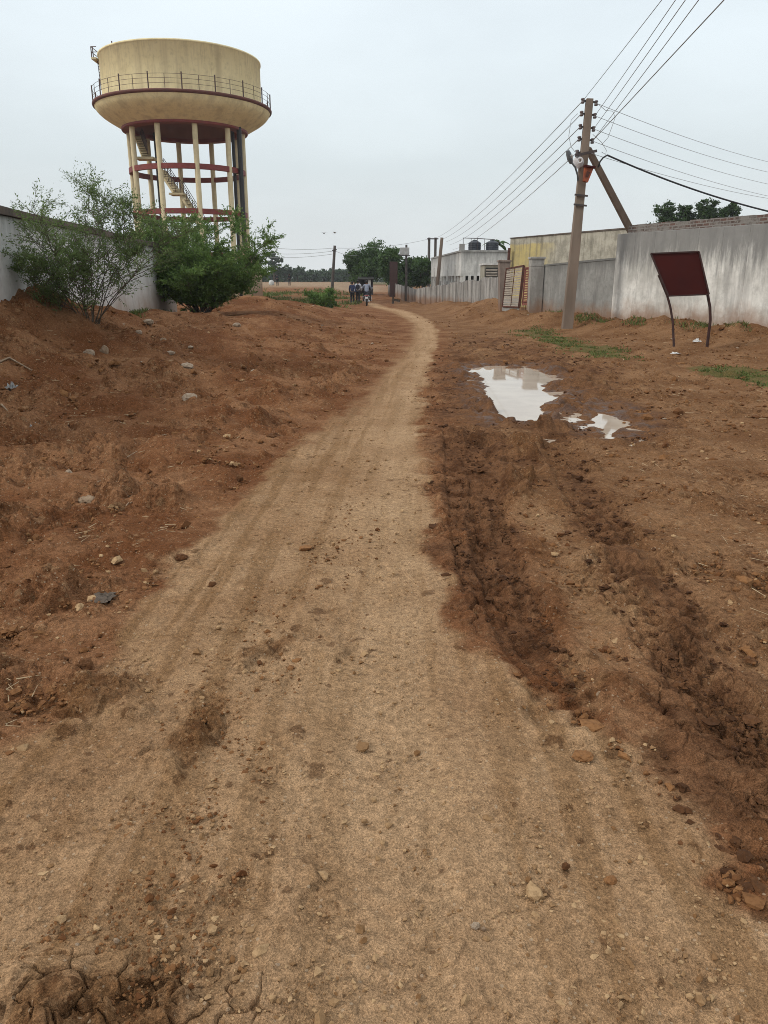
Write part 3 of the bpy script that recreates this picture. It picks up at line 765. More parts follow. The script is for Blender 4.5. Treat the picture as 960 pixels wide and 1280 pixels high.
scatter('soil_clods', MAT['clod'], P[~pale_], sz_[~pale_]); scatter('pale_grit', MAT['stone'], P[pale_], sz_[pale_] * .9, .5)

# straw and twig bits lying about on the soil
q = sample_px(4200); t_ = sdf_poly(TRACK, q[:, 0], q[:, 1]); w_ = np.maximum.reduce([sdf_poly(MUD_A, q[:, 0], q[:, 1]), sdf_poly(MUD_B, q[:, 0], q[:, 1]), sdf_poly(PUDDLE, q[:, 0], q[:, 1])])
q = q[(t_ < -.1) & (w_ < -.1) & (fbm(q[:, 0], q[:, 1], 1.4, 3, 601) > .05)]; k = len(q)
a = rng.uniform(0, 6.28, k); L = rng.uniform(.015, .06, k); wd = rng.uniform(.0012, .003, k) * np.clip(q[:, 1] / 6, .8, 2.2); z = H(q[:, 0], q[:, 1]) + .012
d = np.stack([np.cos(a) * L, np.sin(a) * L, rng.normal(0, .12, k) * L], 1); s = np.stack([-np.sin(a) * wd, np.cos(a) * wd, wd * .6], 1); c = np.stack([q[:, 0], q[:, 1], z], 1)
V = np.stack([c - d - s, c - d + s, c + d + s * .5, c + d - s * .5], 1).reshape(-1, 3)
o = link('straw_litter', mesh_np('straw_litter', V, np.arange(4 * k).reshape(k, 4)), MAT['straw']); props(o, kind='stuff')

# grass tufts on the verge
def grass_patch(poly, z0, n, h):
    Pq = GP(poly, z0); lo, hi = Pq.min(0) - .3, Pq.max(0) + .3
    q = rng.uniform(lo, hi, (n * 3, 2))
    d = sdf_poly(Pq, q[:, 0] + .3 * gnoise(q[:, 0] / .7, q[:, 1] / .7, 7), q[:, 1] + .3 * gnoise(q[:, 0] / .7, q[:, 1] / .7, 9))
    dens = sstep(-.3, .4, d) * sstep(-.3, .4, fbm(q[:, 0], q[:, 1], .8, 3, 77))
    q = q[rng.uniform(0, 1, len(q)) < dens][:n]
    z = H(q[:, 0], q[:, 1]); k = len(q); a = rng.uniform(0, 6.28, k); hh = h * rng.uniform(.4, 1.3, k); wd = .012 + .01 * rng.uniform(0, 1, k)
    b = np.stack([q[:, 0], q[:, 1], z - .01], 1); s = np.stack([np.cos(a), np.sin(a), 0 * a], 1) * wd[:, None]
    ln = np.stack([rng.normal(0, .5, k) * hh, rng.normal(0, .5, k) * hh, hh], 1)
    V = np.stack([b - s, b + s, b + ln + s * .25, b + ln - s * .25], 1).reshape(-1, 3)
    o = link('grass', mesh_np('grass', V, np.arange(4 * k).reshape(k, 4)), MAT['grass']); props(o, kind='stuff')
grass_patch([(640, 408), (672, 404), (720, 416), (790, 430), (800, 440), (740, 440), (690, 428)], .15, 4600, .042)
grass_patch([(850, 454), (900, 452), (1010, 458), (1010, 476), (930, 470), (870, 464)], .1, 2300, .038)

# dull weeds on the open ground and along the foot of the walls
n = 9000
fx = np.stack([rng.uniform(-15, -1.8, n), rng.uniform(42, 96, n)], 1)
t_ = rng.uniform(0, 1, (2600, 1)); lw = np.array([[-5.5, 13.5]]) * (1 - t_) + np.array([[-6.7, 26.0]]) * t_ + rng.normal(0, .16, (2600, 2))
t_ = rng.uniform(0, 1, (2600, 1)); rw = np.array([[9.7, 20.0]]) * (1 - t_) + np.array([[5.9, 28.4]]) * t_ + np.array([[-.35, -.25]]) + rng.normal(0, .20, (2600, 2))
q = np.concatenate([fx, lw, rw]); q = q[fbm(q[:, 0], q[:, 1], np.where(q[:, 1] > 40, 5.0, 1.1), 3, 701, .6) > .10]; k = len(q)
z = H(q[:, 0], q[:, 1]); a = rng.uniform(0, 6.28, k); hh = np.where(q[:, 1] > 40, .22, .09) * rng.uniform(.4, 1.4, k); wd = np.where(q[:, 1] > 40, .06, .014)
b = np.stack([q[:, 0], q[:, 1], z - .01], 1); s = np.stack([np.cos(a), np.sin(a), 0 * a], 1) * wd[:, None]
ln = np.stack([rng.normal(0, .5, k) * hh, rng.normal(0, .5, k) * hh, hh], 1)
V = np.stack([b - s, b + s, b + ln + s * .3, b + ln - s * .3], 1).reshape(-1, 3)
o = link('weeds', mesh_np('weeds', V, np.arange(4 * k).reshape(k, 4)), MAT['grass']); props(o, kind='stuff')

# ------------------------------------------------------------------ single stones, sticks and litter one can point at
def ground_at(px, py):
    """walk along the sight line to the ground surface"""
    a, b, c = ray(px, py); t0 = .6 / b
    ts = np.geomspace(.8, 60, 900) / b
    hz = H(a * ts, b * ts); zz = CAM_H + c * ts
    k = int(np.argmax(zz < hz)); return a * ts[k], b * ts[k], float(hz[k])
def stone(px, py, wpx, hpx, mat, label, cat='stone', name='stone', group=None, seed=0, amp=.3):
    x, y, z = ground_at(px, py); k = y * 1.02 / FPX
    rx, rz = wpx * k / 2, hpx * k / 2
    mb = MB().lump((x, y, z + rz * .55), rx, rx * .75, rz * 1.15, seed, 2 if wpx < 14 else 3, amp, rnd.uniform(-.4, .4))
    o = mb.build(name, MAT[mat], None, (x, y, z)); props(o, label, cat, group); return o
G1 = 'pale stones on the left bank'
stone(237, 502, 19, 12, 'stone', 'large pale stone on the red bank, nearest the centre of the left slope', group=G1, seed=1)
stone(112, 446, 15, 8, 'stone', 'flat whitish stone tilted beside a rounder tan stone on the left bank', group=G1, seed=2)
stone(131, 443, 10, 12, 'stone_warm', 'rounded tan stone just right of a tilted flat whitish stone', group=G1, seed=3)
stone(233, 461, 18, 7, 'stone', 'flat pale stone lying on the bank below the big bush', group=G1, seed=4)
stone(213, 443, 13, 5, 'stone', 'thin pale flake of stone on the bank up from the flat pale one', group=G1, seed=5)
stone(186, 405, 13, 6, 'stone', 'pale stone at the foot of the whitewashed wall', group=G1, seed=6)
stone(174, 419, 10, 5, 'stone', 'small pale stone in front of the whitewashed wall end', group=G1, seed=7)
stone(204, 429, 8, 5, 'stone_warm', 'small reddish stone between pale flakes on the bank', group=G1, seed=8)
stone(86, 593, 9, 7, 'stone', 'small round pale stone alone on the lower left slope', group=G1, seed=9)
stone(296, 408, 9, 5, 'stone', 'small pale stone below the right edge of the big bush', group=G1, seed=10)
stone(112, 629, 26, 9, 'stone_warm', 'broad flat tan stone half buried in the lower left slope', group=G1, seed=11)
stone(318, 468, 9, 6, 'stone', 'small white stone near the track on the left bank', group=G1, seed=12)
G2 = 'dark clods by the track'
stone(227, 700, 17, 9, 'clod_wet', 'dark wet clod on the left edge of the track', 'clod', 'soil_clod', G2, 13, .4)
stone(266, 733, 10, 7, 'clod_wet', 'small round dark clod sitting on the pale track', 'clod', 'soil_clod', G2, 14, .4)
stone(106, 836, 22, 14, 'clod_wet', 'biggest of the dark clods on the left edge of the pale track', 'clod', 'soil_clod', G2, 15, .45)
stone(82, 829, 12, 9, 'clod_wet', 'dark clod just left of the biggest dark clod', 'clod', 'soil_clod', G2, 16, .45)
stone(300, 601, 9, 7, 'clod_wet', 'small black clod on the slope beside the upper track edge', 'clod', 'soil_clod', G2, 17, .4)
stone(342, 549, 17, 8, 'clod_wet', 'wide dark clod higher up beside the track', 'clod', 'soil_clod', G2, 18, .45)
stone(707, 1086, 13, 11, 'clod_wet', 'dark cube-like clod standing on the pale track at lower right', 'clod', 'soil_clod', G2, 19, .3)
stone(729, 948, 30, 9, 'clod', 'low reddish lump pressed into the track on the right', 'clod', 'soil_clod', G2, 20, .35)
stone(763, 1104, 20, 9, 'clod', 'flat brown lump right of the dark cube-like clod', 'clod', 'soil_clod', G2, 21, .35)
G3 = 'stones on the track'
stone(751, 872, 13, 9, 'stone_warm', 'tan stone at the tip of the wet rut on the right', group=G3, seed=22)
stone(594, 1161, 15, 10, 'stone', 'pale stone with a smaller one beside it on the lower track', group=G3, seed=23)
stone(604, 1165, 8, 7, 'stone_warm', 'small brown stone touching the pale stone on the lower track', group=G3, seed=24)
stone(97, 1186, 9, 8, 'stone', 'pale pebble among cracked mud at the lower left', group=G3, seed=25)
stone(146, 1180, 10, 8, 'stone_warm', 'tan pebble right of the pale pebble among cracked mud', group=G3, seed=26)
stone(347, 1208, 10, 6, 'stone_warm', 'tan pebble on the smooth lower middle of the track', group=G3, seed=27)

def crumple(px, py, wpx, hpx, mat, label, cat, name, seed):
    x, y, z = ground_at(px, py); k = y * 1.02 / FPX; w_, h_ = wpx * k, hpx * k
    n = 9; vs = []; fs = []
    for i in range(n):
        for j in range(n):
            u, v = i / (n - 1) - .5, j / (n - 1) - .5
            e = 1 - .9 * max(abs(u), abs(v)) * 2 * .8
            zz = h_ * (max(e, .05) * (.75 + .9 * float(gnoise(np.array([u * 5 + seed]), np.array([v * 5]), seed)[0])))
            vs.append((x + u * w_ * (1 + .3 * rnd.uniform(-1, 1)), y + v * w_ * (1 + .3 * rnd.uniform(-1, 1)), z + max(zz, .002)))
    for i in range(n - 1):
        for j in range(n - 1): fs.append((i * n + j, (i + 1) * n + j, (i + 1) * n + j + 1, i * n + j + 1))
    mb = MB().add(vs, fs); o = mb.build(name, MAT[mat], None, (x, y, z)); props(o, label, cat); return o
crumple(16, 488, 13, 11, 'plastic_blue', 'crumpled grey plastic bag on the red bank at far left', 'litter', 'plastic_bag', 3)
crumple(44, 537, 14, 8, 'plastic_blue', 'small grey blue plastic scrap lower on the left slope', 'litter', 'plastic_scrap', 5)
crumple(871, 428, 9, 5, 'plastic', 'crumpled white wrapper on the soil beneath the high wall, right of the maroon board', 'litter', 'wrapper', 7)
crumple(843, 443, 11, 2.5, 'plastic', 'flat white scrap lying below the crumpled wrapper', 'litter', 'paper_scrap', 9)
crumple(128, 748, 30, 5, 'pit_tone', 'flat grey patch standing in for a dark pit at the track edge', 'litter', 'pit_patch', 11)  # flat sheet coloured to stand in for a dark pit in the soil
crumple(62, 562, 1, 1, 'plastic', 'tiny white speck', 'litter', 'paper_scrap', 12) if False else None

def sticks(pts_list, r_px, label, name='dry_stick', group=None):
    a0 = ground_at(*pts_list[0][0]); mb = MB()
    for pts in pts_list:
        p3 = []
        for q in pts:
            x, y, z = ground_at(*q); p3.append((x, y, z + .012 + .01 * rnd.random()))
        rr = r_px * p3[0][1] / FPX
        mb.tube(p3, [rr] * (len(p3) - 1) + [rr * .5], 6)
    o = mb.build(name, MAT['stick'], None, a0); props(o, label, 'stick', group); return o
sticks([[(-10, 458), (12, 449), (40, 465)]], 1.6, 'pale bent branch lying on the bank at the left edge')
sticks([[(2, 508), (10, 517)]], 1.4, 'short pale stick on the slope under the grey plastic bag')
sticks([[(186, 553), (196, 548), (210, 545)], [(196, 548), (205, 552)]], .8, 'forked pale twig on the middle of the left slope')
sticks([[(158, 635), (175, 616)], [(163, 632), (183, 622)], [(152, 620), (172, 628)]], .7, 'little heap of crossed straw-like twigs on the lower left slope')
sticks([[(113, 612), (133, 600)]], .7, 'thin dry twig left of the crossed twigs')
sticks([[(158, 576), (172, 566)]], .7, 'thin dry twig below the forked pale one')
# ------------------------------------------------------------------ plants
def rot_about(v, ax, a):
    return Matrix.Rotation(a, 3, ax) @ v

def grow(p, d, L, n, bend, r0):
    """curved stem: list of points and directions"""
    pts = [p.copy()]; d = d.normalized(); dirs = [d.copy()]
    for i in range(n):
        d = (d + Vector((rnd.gauss(0, bend), rnd.gauss(0, bend), rnd.gauss(0, bend * .6) - bend * .12))).normalized()
        p = p + d * (L / n); pts.append(p.copy()); dirs.append(d.copy())
    return pts, dirs

def shrub(name, base, label, cat, stems, leafmat, leaf=(.045, .014), side=(7, 11), twigs=(3, 5), per=11, spread=.9, dropz=.0, stem_r=.016):
    """stems: list of (lean direction xy, lean amount, length)"""
    th = thing(name, base, label, cat); B = Vector(base)
    wood = MB(); LC = []; LD = []
    for (az, lean, L) in stems:
        d = Vector((math.cos(az) * lean, math.sin(az) * lean, 1)).normalized()
        b = B + Vector((math.cos(az), math.sin(az), 0)) * rnd.uniform(.02, .14) - Vector((0, 0, .06))
        pts, dirs = grow(b, d, L, 9, .09, stem_r)
        wood.tube(pts, [stem_r * (1 - .85 * i / 9) * (L / 2.5) ** .5 for i in range(10)], 6)
        ns = rnd.randint(*side)
        for k in range(ns):
            t = rnd.uniform(.12, 1) ** .8; i = min(int(t * 9), 8); p = pts[i].lerp(pts[i + 1], t * 9 - i)
            l2 = L * (.42 * (1 - t) + .13) * rnd.uniform(.7, 1.3)
            a = rnd.uniform(0, 6.28); o = Vector((math.cos(a), math.sin(a), rnd.uniform(-.05, .5)))
            d2 = (dirs[i] * .55 + o * spread).normalized()
            p2, dr2 = grow(p, d2, l2, 5, .12, 0)
            wood.tube(p2, [.006 * (1 - .75 * j / 5) for j in range(6)], 4, False)
            for q in range(rnd.randint(*twigs)):
                t3 = rnd.uniform(.15, 1); i3 = min(int(t3 * 5), 4); p3 = p2[i3].lerp(p2[i3 + 1], t3 * 5 - i3)
                o3 = Vector((rnd.gauss(0, 1), rnd.gauss(0, 1), rnd.gauss(.1, .6))).normalized()
                d3 = (dr2[i3] * .7 + o3 * .8).normalized(); l3 = rnd.uniform(.14, .36) * min(1, L / 2)
                if rnd.random() < .45: wood.tube([p3, p3 + d3 * l3], [.003, .0015], 3, False)
                for m_ in range(per):
                    s = (m_ + rnd.random()) / per
                    c = p3 + d3 * l3 * s + Vector((rnd.gauss(0, .02), rnd.gauss(0, .02), rnd.gauss(0, .02)))
                    LC.append(c); LD.append(d3 + Vector((0, 0, -dropz)))
    V, F = leaves_np(np.array(LC), np.array(LD), leaf[0], leaf[1], 1.0)
    wood.build('stem', MAT['twig'], th)
    link('foliage', mesh_np('foliage', V, F), MAT[leafmat], th)
    return th

def lean_list(n, lo, hi, Lo, Hi):
    return [(rnd.uniform(0, 6.28), rnd.uniform(lo, hi), rnd.uniform(Lo, Hi)) for _ in range(n)]

# thin feathery shrub before the left wall
b = PX(112, 394, 12.2); b.z = zg(b.x, b.y)
PI = math.pi
shrub('feathery_shrub', b, 'tall thin feathery shrub with see-through twigs before the whitewashed wall', 'shrub',
      [(PI, .05, 2.05), (PI, .22, 1.8), (0, .32, 1.9), (PI, .5, 1.5), (PI, .6, 1.3), (-1.6, .6, 1.4), (.2, .15, 1.95), (-1.9, .3, 1.9), (PI + .5, 1.1, 1.4), (-2.2, .8, 1.2), (-1.2, .9, 1.3), (0, .7, 2.0),
       (-.4, 1.0, 1.8), (PI, .9, 1.2), (-.8, .5, 1.7), (PI + .3, 1.4, 1.2), (-1.5, .5, 1.1), (0, .5, 1.3), (-2.6, .5, 1.6), (-.1, .45, 1.95), (1.2, .3, 1.8)],
      'leaf_sparse', (.048, .014), (13, 17), (6, 9), 12, .8, .1, .010)
# dense bush at the wall's far end
b = PX(252, 388, 24.0); b.z = zg(b.x, b.y)
shrub('dense_bush', b, 'broad dense bright green bush hiding the end of the whitewashed wall', 'bush',
      lean_list(34, .25, 1.15, 1.2, 2.9) + [(0, .25, 3.1), (PI, .2, 3.0), (PI, .4, 2.9), (0.1, .55, 2.9), (2, .2, 2.9), (0, .45, 2.8), (0, .7, 3.2), (PI, .75, 2.5), (PI, .95, 2.0), (-1.2, .3, 3.0), (-1.5, .6, 2.4), (0, 1.2, 2.4)],
      'leaf_dense', (.085, .028), (17, 22), (8, 11), 15, .95, .15, .018)
# bush behind the wall
b = PX(176, 360, 28.5); b.z = zg(b.x, b.y)
shrub('bush', b, 'pale green bush rising behind the whitewashed wall near the tower legs', 'bush',
      lean_list(18, .2, .7, 2.2, 3.2) + [(0, .4, 3.4), (PI, .3, 3.2)], 'leaf_dense', (.085, .030), (10, 14), (4, 6), 12, .9, .1, .02)
b = PX(404, 384, 36); b.z = zg(b.x, b.y)
shrub('small_bush', b, 'small round green bush alone on the open ground before the far pole', 'bush',
      lean_list(20, .2, .9, .7, 1.3), 'leaf_dense', (.09, .05), (6, 9), (3, 5), 8, .9, 0, .012)

def tree(name, base, label, cat, crown, n, leaf, mat, trunk=(.16, .05), group=None, trunk_h=None, limbs=6):
    """crown: list of (dx,dy,z,rx,ry,rz) blobs, all relative to the foot"""
    th = thing(name, base, label, cat, group); B = Vector(base)
    wd = MB(); top = max(c[2] for c in crown); thh = trunk_h or top * .8
    pts, _ = grow(B - Vector((0, 0, .2)), Vector((rnd.gauss(0, .05), rnd.gauss(0, .05), 1)), thh, 6, .05, 0)
    wd.tube(pts, [trunk[0] * (1 - .12 * i) for i in range(7)], 8)
    for c in crown[:limbs]:
        e = B + Vector(c[:3]); s = pts[rnd.randint(2, 5)]
        mid = s.lerp(e, .5) + Vector((0, 0, -.1 * (e - s).length))
        wd.tube([s, mid, e], [trunk[0] * .5, trunk[0] * .3, trunk[0] * .12], 5)
    wd.build('trunk', MAT['bark'], th)
    vol = np.array([c[3] * c[4] * c[5] for c in crown]); vol = vol ** .7; vol /= vol.sum()
    C = []; D = []
    for c, v in zip(crown, vol):
        k = max(8, int(n * v)); kc = max(4, k // 26)          # leaf clumps inside each blob
        q = rng.normal(size=(kc, 3)); q /= np.linalg.norm(q, axis=1, keepdims=True)
        q *= (rng.uniform(.25, 1.08, kc) ** .55)[:, None]
        cc = q * np.array(c[3:6])
        ci = rng.integers(0, kc, k); cr = .24 * min(c[3:6])
        pp = cc[ci] + rng.normal(size=(k, 3)) * cr * np.array([1.2, 1.2, .75])
        C.append(pp + np.array(c[:3]) + np.array(B)); D.append(pp + np.array([0, 0, .2]))
    C = np.concatenate(C); D = np.concatenate(D); D /= np.linalg.norm(D, axis=1, keepdims=True) + 1e-6
    low = C[:, 2] > B.z + .1
    V, F = leaves_np(C[low], D[low], leaf, leaf * .55, 2.0)
    link('crown', mesh_np('crown', V, F), MAT[mat], th)
    return th

def blobs(w, z0, z1, n, dens=.50, top=.6):
    """irregular crown of width w between z0 and z1"""
    r = []
    for i in range(n):
        t = (i + .5) / n; z = z0 + (z1 - z0) * (.15 + .72 * rnd.random())
        lim = w * .5 * (1 - abs((z - (z0 + (z1 - z0) * .45)) / (z1 - z0)) * top)
        a = rnd.uniform(0, 6.28); d = lim * rnd.uniform(.2, .72)
        rr = w * dens * rnd.uniform(.55, 1.0) * .62
        r.append((math.cos(a) * d, math.sin(a) * d, z, rr, rr, min(rr * .85, (z1 - z0) * .3)))
    return r
def place_tree(px, Y, pytop, wpx, **kw):
    b = PX(px, 355, Y); b.z = zg(b.x, Y); h = PX(px, pytop, Y).z - b.z; w_ = wpx * Y * .96 / FPX
    return b, h, w_
# the dark green trees at the end of the lane
Gt = 'green trees at the end of the lane'
for (px, Y, top, wpx, z0f, n, mat, lab) in (
        (463, 88, 304, 56, .22, 15, 'leaf_mid', 'tallest full-crowned tree right behind the walking people'),
        (444, 96, 318, 26, .2, 8, 'leaf_dark', 'smaller dark tree on the left flank of the tallest lane tree'),
        (488, 80, 313, 36, .1, 11, 'leaf_mid', 'bright bushy tree between the tallest lane tree and the rusty sheet'),
        (508, 84, 325, 32, .1, 9, 'leaf_dark', 'low dark tree behind the pole with the white box'),
        (527, 82, 316, 30, .1, 10, 'leaf_mid', 'round tree against the end of the limewashed house')):
    b, h, w_ = place_tree(px, Y, top, wpx)
    tree('tree', b, lab, 'tree', blobs(w_, h * z0f, h, n), 8000, .27, mat, (.16, .05), Gt)
# hazy tree line across the fields
Gh = 'hazy trees beyond the pale ground'
b, h, w_ = place_tree(343, 200, 314, 26)
tree('tall_tree', b, 'tallest hazy tree standing alone left of the far pole, with a ragged upright crown', 'tree', [(rnd.gauss(0, w_ * .13), rnd.gauss(0, 1), h * (.25 + .7 * i / 11), w_ * (.34 - .016 * i), w_ * .3, h * .075) for i in range(12)], 3600, .55, 'leaf_haze', (.25, .08), Gh)
for (px, Y, top, wpx, lab) in (
        (326, 195, 337, 18, 'low hazy tree left of the tallest hazy tree'),
        (358, 205, 330, 18, 'hazy tree touching the right of the tallest hazy tree'),
        (372, 215, 334, 22, 'round hazy tree, second right of the tallest hazy tree'),
        (389, 215, 338, 22, 'low hazy tree just left of the far pole'),
        (405, 220, 336, 24, 'hazy tree right behind the far pole'),
        (421, 215, 338, 22, 'low hazy tree just right of the far pole'),
        (436, 205, 335, 26, 'hazy tree meeting the green lane trees'),
        (311, 200, 341, 22, 'hazy low tree beside the cream compound wall')):
    b, h, w_ = place_tree(px, Y, top, wpx)
    tree('tree', b, lab, 'tree', blobs(w_, h * .05, h, 9), 1800, .6, 'leaf_haze', (.2, .06), Gh)
# a lower thicket below and behind those trees, one mass
q = rng.uniform(0, 1, (9000, 3)); X0 = -52 + q[:, 0] * 72; Y0 = 226 + q[:, 1] * 14
Z0 = 1.0 + q[:, 2] * (2.6 + 1.6 * gnoise(X0 / 6, Y0 / 6, 33))
V, F = leaves_np(np.stack([X0, Y0, Z0], 1), rng.normal(size=(9000, 3)), .9, .5, 1.0)
o = link('thicket', mesh_np('thicket', V, F), MAT['leaf_haze']); props(o, kind='stuff')
# four crowns over the brick-topped wall
Gw = 'trees behind the brick-topped wall'
for (px, top, wpx, lab) in ((824, 262, 38, 'leftmost dark crown showing above the brick-topped wall'),
                            (852, 264, 32, 'rounded dark crown, second from the left above the brick-topped wall'),
                            (874, 261, 34, 'dark crown, third from the left above the brick-topped wall'),
                            (902, 263, 30, 'thin flat crown, rightmost above the brick-topped wall')):
    Y = 64; b = PX(px, 345, Y); b.z = zg(b.x, Y); h = PX(px, top, Y).z - b.z; w_ = wpx * Y * .98 / FPX
    tree('tree', b, lab, 'tree', blobs(w_ * 1.15, h * .62, h * 1.10, 15, .42), 4200, .22, 'leaf_dark', (.16, .05), Gw)
# banana-like plant behind the house roof
b = PX(622, 350, 66); b.z = zg(b.x, b.y)
th = thing('palm', b, 'small palm with drooping fronds behind the roof of the limewashed house', 'palm'); B = Vector(b)
top = PX(622, 306, 66)
MB().tube([B, B.lerp(top, .6), top], [.12, .1, .08], 8).build('trunk', MAT['bark'], th)
fr = MB()
for k in range(9):
    a = k * .7 + .2; L = rnd.uniform(1.3, 1.9); el = rnd.uniform(.3, 1.1)
    vs = []; fs = []
    for i in range(7):
        t = i / 6; rr = L * t; zz = math.sin(el) * L * t - .75 * t * t * L; wd = .22 * math.sin(math.pi * min(t * .9 + .1, 1)) + .01
        c = top + Vector((math.cos(a) * rr * math.cos(el), math.sin(a) * rr * math.cos(el), zz)); s = Vector((-math.sin(a), math.cos(a), 0)) * wd
        vs += [c - s - Vector((0, 0, wd * .4)), c, c + s - Vector((0, 0, wd * .4))]
    for i in range(6): fs += [(i * 3, i * 3 + 1, i * 3 + 4, i * 3 + 3), (i * 3 + 1, i * 3 + 2, i * 3 + 5, i * 3 + 4)]
    fr.add(vs, fs)
fr.build('frond_crown', MAT['leaf_mid'], th)
# ------------------------------------------------------------------ walls of the lane
def xy(px, Y, py=350): v = PX(px, py, Y); return (v.x, v.y)
# left: whitewashed wall
A, B_ = PX(0, 262, 12.4), PX(206, 309, 26.0); D = (B_ - A) / (26 - 12.4); A0 = A - D * 6.4
b = (B_.x, B_.y, zg(B_.x + .2, 26)); th = thing('compound_wall', b, 'long whitewashed wall with a mouldy dark coping on the left bank', 'wall')
mb = MB().wall((B_.x, B_.y), (A0.x, A0.y), -.5, -.5, B_.z - .12, A0.z - .12, -.24 * -1, 14, .006)
mb.build('wall_face', MAT['left_plaster'], th, bevel=.01)
n = Vector((-(A0 - B_).y, (A0 - B_).x)).normalized()
mb = MB().wall((B_.x - n.x * .05, B_.y - n.y * .05), (A0.x - n.x * .05, A0.y - n.y * .05), B_.z - .118, A0.z - .118, B_.z, A0.z, .34, 40, .012)
mb.build('coping', MAT['coping'], th)

# right: high white wall with brick courses on top
P0, P1 = PX(772, 293, 26.0), PX(960, 279, 20.4); Dv = (P1 - P0) / 5.6; P2 = P0 + Dv * 17.0
p0, p2 = (P0.x, P0.y), (P2.x, P2.y); zt0 = P0.z; zt2 = P2.z
b = (P0.x, P0.y, zg(P0.x, P0.y)); th = thing('high_wall', b, 'high stained white plaster wall topped with bare brick, behind the maroon board', 'wall')
mb = MB().wall(p2, p0, -.4, -.4, zt2, zt0, -.26, 20, .008); mb.build('wall_face', MAT['white_plaster'], th, bevel=.012)
zb0 = PX(786, 283, 25.6).z; n = Vector((-(P2 - P0).y, (P2 - P0).x)).normalized()
q0 = P0 + Dv * .45
mb = MB()
seg = 46
for k in range(seg):
    a, c = k / seg, (k + 1) / seg
    u = q0.lerp(P2, a); v = q0.lerp(P2, c)
    hh = zb0 + .02 + (P1.z - P0.z) * (u.y - P0.y) / -5.6 * 1.0 + (.04 * (rnd.random() - .5)) + (.09 if rnd.random() < .03 else 0)
    mb.wall((v.x + n.x * .03, v.y + n.y * .03), (u.x + n.x * .03, u.y + n.y * .03), u.z - .012, u.z - .012, hh, hh, -.18 if False else -.2)
mb.build('brick_course', MAT['brick'], th)
# drain hole
h = PX(774, 381, 25.9)
MB().tube([h + Vector((.02, .1, 0)), h + Vector((-.05, -.12, -.01))], .045, 8).build('drain_pipe', MAT['dark'], th)

# grey lower wall between the gate and the high wall
Q0, Q1 = PX(680, 330.5, 29.1), PX(771, 322, 26.05)
b = (Q0.x, Q0.y, zg(Q0.x, Q0.y)); th = thing('low_wall', b, 'lower grey cement wall between the gate pillar and the high white wall', 'wall')
MB().wall((Q1.x - .02, Q1.y + .03), (Q0.x, Q0.y), -.4, -.4, Q1.z - .06, Q0.z - .06, -.22, 8, .006).build('wall_face', MAT['grey_plaster'], th, bevel=.01)
MB().wall((Q1.x - .02, Q1.y - .01), (Q0.x, Q0.y - .04), Q1.z - .058, Q0.z - .058, Q1.z, Q0.z, -.29, 10, .006).build('coping', MAT['grey_plaster'], th)

def pillar(pxl, pxr, ptop, Y, mat, label, lean=0.0):
    a, c = PX(pxl, ptop, Y), PX(pxr, ptop, Y); w_ = c.x - a.x; zb = zg((a.x + c.x) / 2, Y) - .3
    b = ((a.x + c.x) / 2, Y, zb + .3); th = thing('gate_pillar', b, label, 'pillar', 'gate pillars')
    mb = MB(); k = .18
    def sq(x, y, hw, z): return [(x - hw, y - hw, z), (x + hw, y - hw, z), (x + hw, y + hw, z), (x - hw, y + hw, z)]
    q = []
    for s in range(9):
        t = s / 8; z = zb + (a.z - .07 - zb) * t; q.append(sq(b[0] + lean * (t - 1) + .01 * rnd.uniform(-1, 1), Y + w_ / 2, w_ / 2 - .02, z))
    for s in range(8): mb.prism(q[s], q[s + 1]) if s in (0, 7) else mb.add(q[s] + q[s + 1], [(i, (i + 1) % 4, 4 + (i + 1) % 4, 4 + i) for i in range(4)])
    mb.build('shaft', MAT[mat], th, bevel=.015)
    MB().prism(sq(b[0], Y + w_ / 2, w_ / 2 + .02, a.z - .068), sq(b[0], Y + w_ / 2, w_ / 2 + .01, a.z)).build('cap', MAT[mat], th, bevel=.01)
    return th
pillar(664, 682, 321, 29.0, 'pillar', 'pale grey gate pillar with a light worn face, right of the gate')
pillar(624, 639, 325, 31.5, 'pillar_brown', 'brown stained gate pillar left of the slatted gate, beside a soil heap', -.10)

# gate: two leaves
def leaf(name, TL, TR, BR, BL, label, nsl, slatm, framem, zig):
    th = thing(name, ((BL.x + BR.x) / 2, (BL.y + BR.y) / 2, min(BL.z, BR.z)), label, 'gate', 'gate leaves')
    mb = MB(); fw = .05
    mb.beam(TL, TR, fw, fw); mb.beam(BL, BR, fw, fw); mb.beam(TL, BL, fw, fw, (0, 1, 0)); mb.beam(TR, BR, fw * 2.0, fw * 1.4, (0, 1, 0))
    mb.beam(TL.lerp(TR, .5), BL.lerp(BR, .5), .03, .03, (0, 1, 0)); mb.build('frame', MAT[framem], th)
    mb = MB()
    for k in range(nsl):
        t = (k + .6) / nsl; a = TL.lerp(BL, t); c = TR.lerp(BR, t); o = Vector((0, .03, rnd.uniform(-.01, .01)))
        hgt = (TL.z - BL.z) / nsl
        mb.beam(a + o, c + o, .018, hgt * .66, (0, 0, 1))
    mb.build('slats', MAT[slatm], th); return th
TL, TR, BR, BL = PX(633, 336, 31.3), PX(655, 332, 30.2), PX(649, 384, 30.2), PX(628, 383, 31.3)
g1 = leaf('gate_leaf', TL, TR, BR, BL, 'slatted gate leaf with bleached horizontal strips, standing ajar beside the brown pillar', 17, 'slat', 'rust', 0)
mbp = MB(); a = BL.lerp(TL, .02); c = BR.lerp(TR, .02); mbp.wall((a.x, a.y + .05), (c.x, c.y + .05), a.z - .2, c.z - .2, a.z + .27, c.z + .27, .02); mbp.build('kick_panel', MAT['stone_grey'], g1)
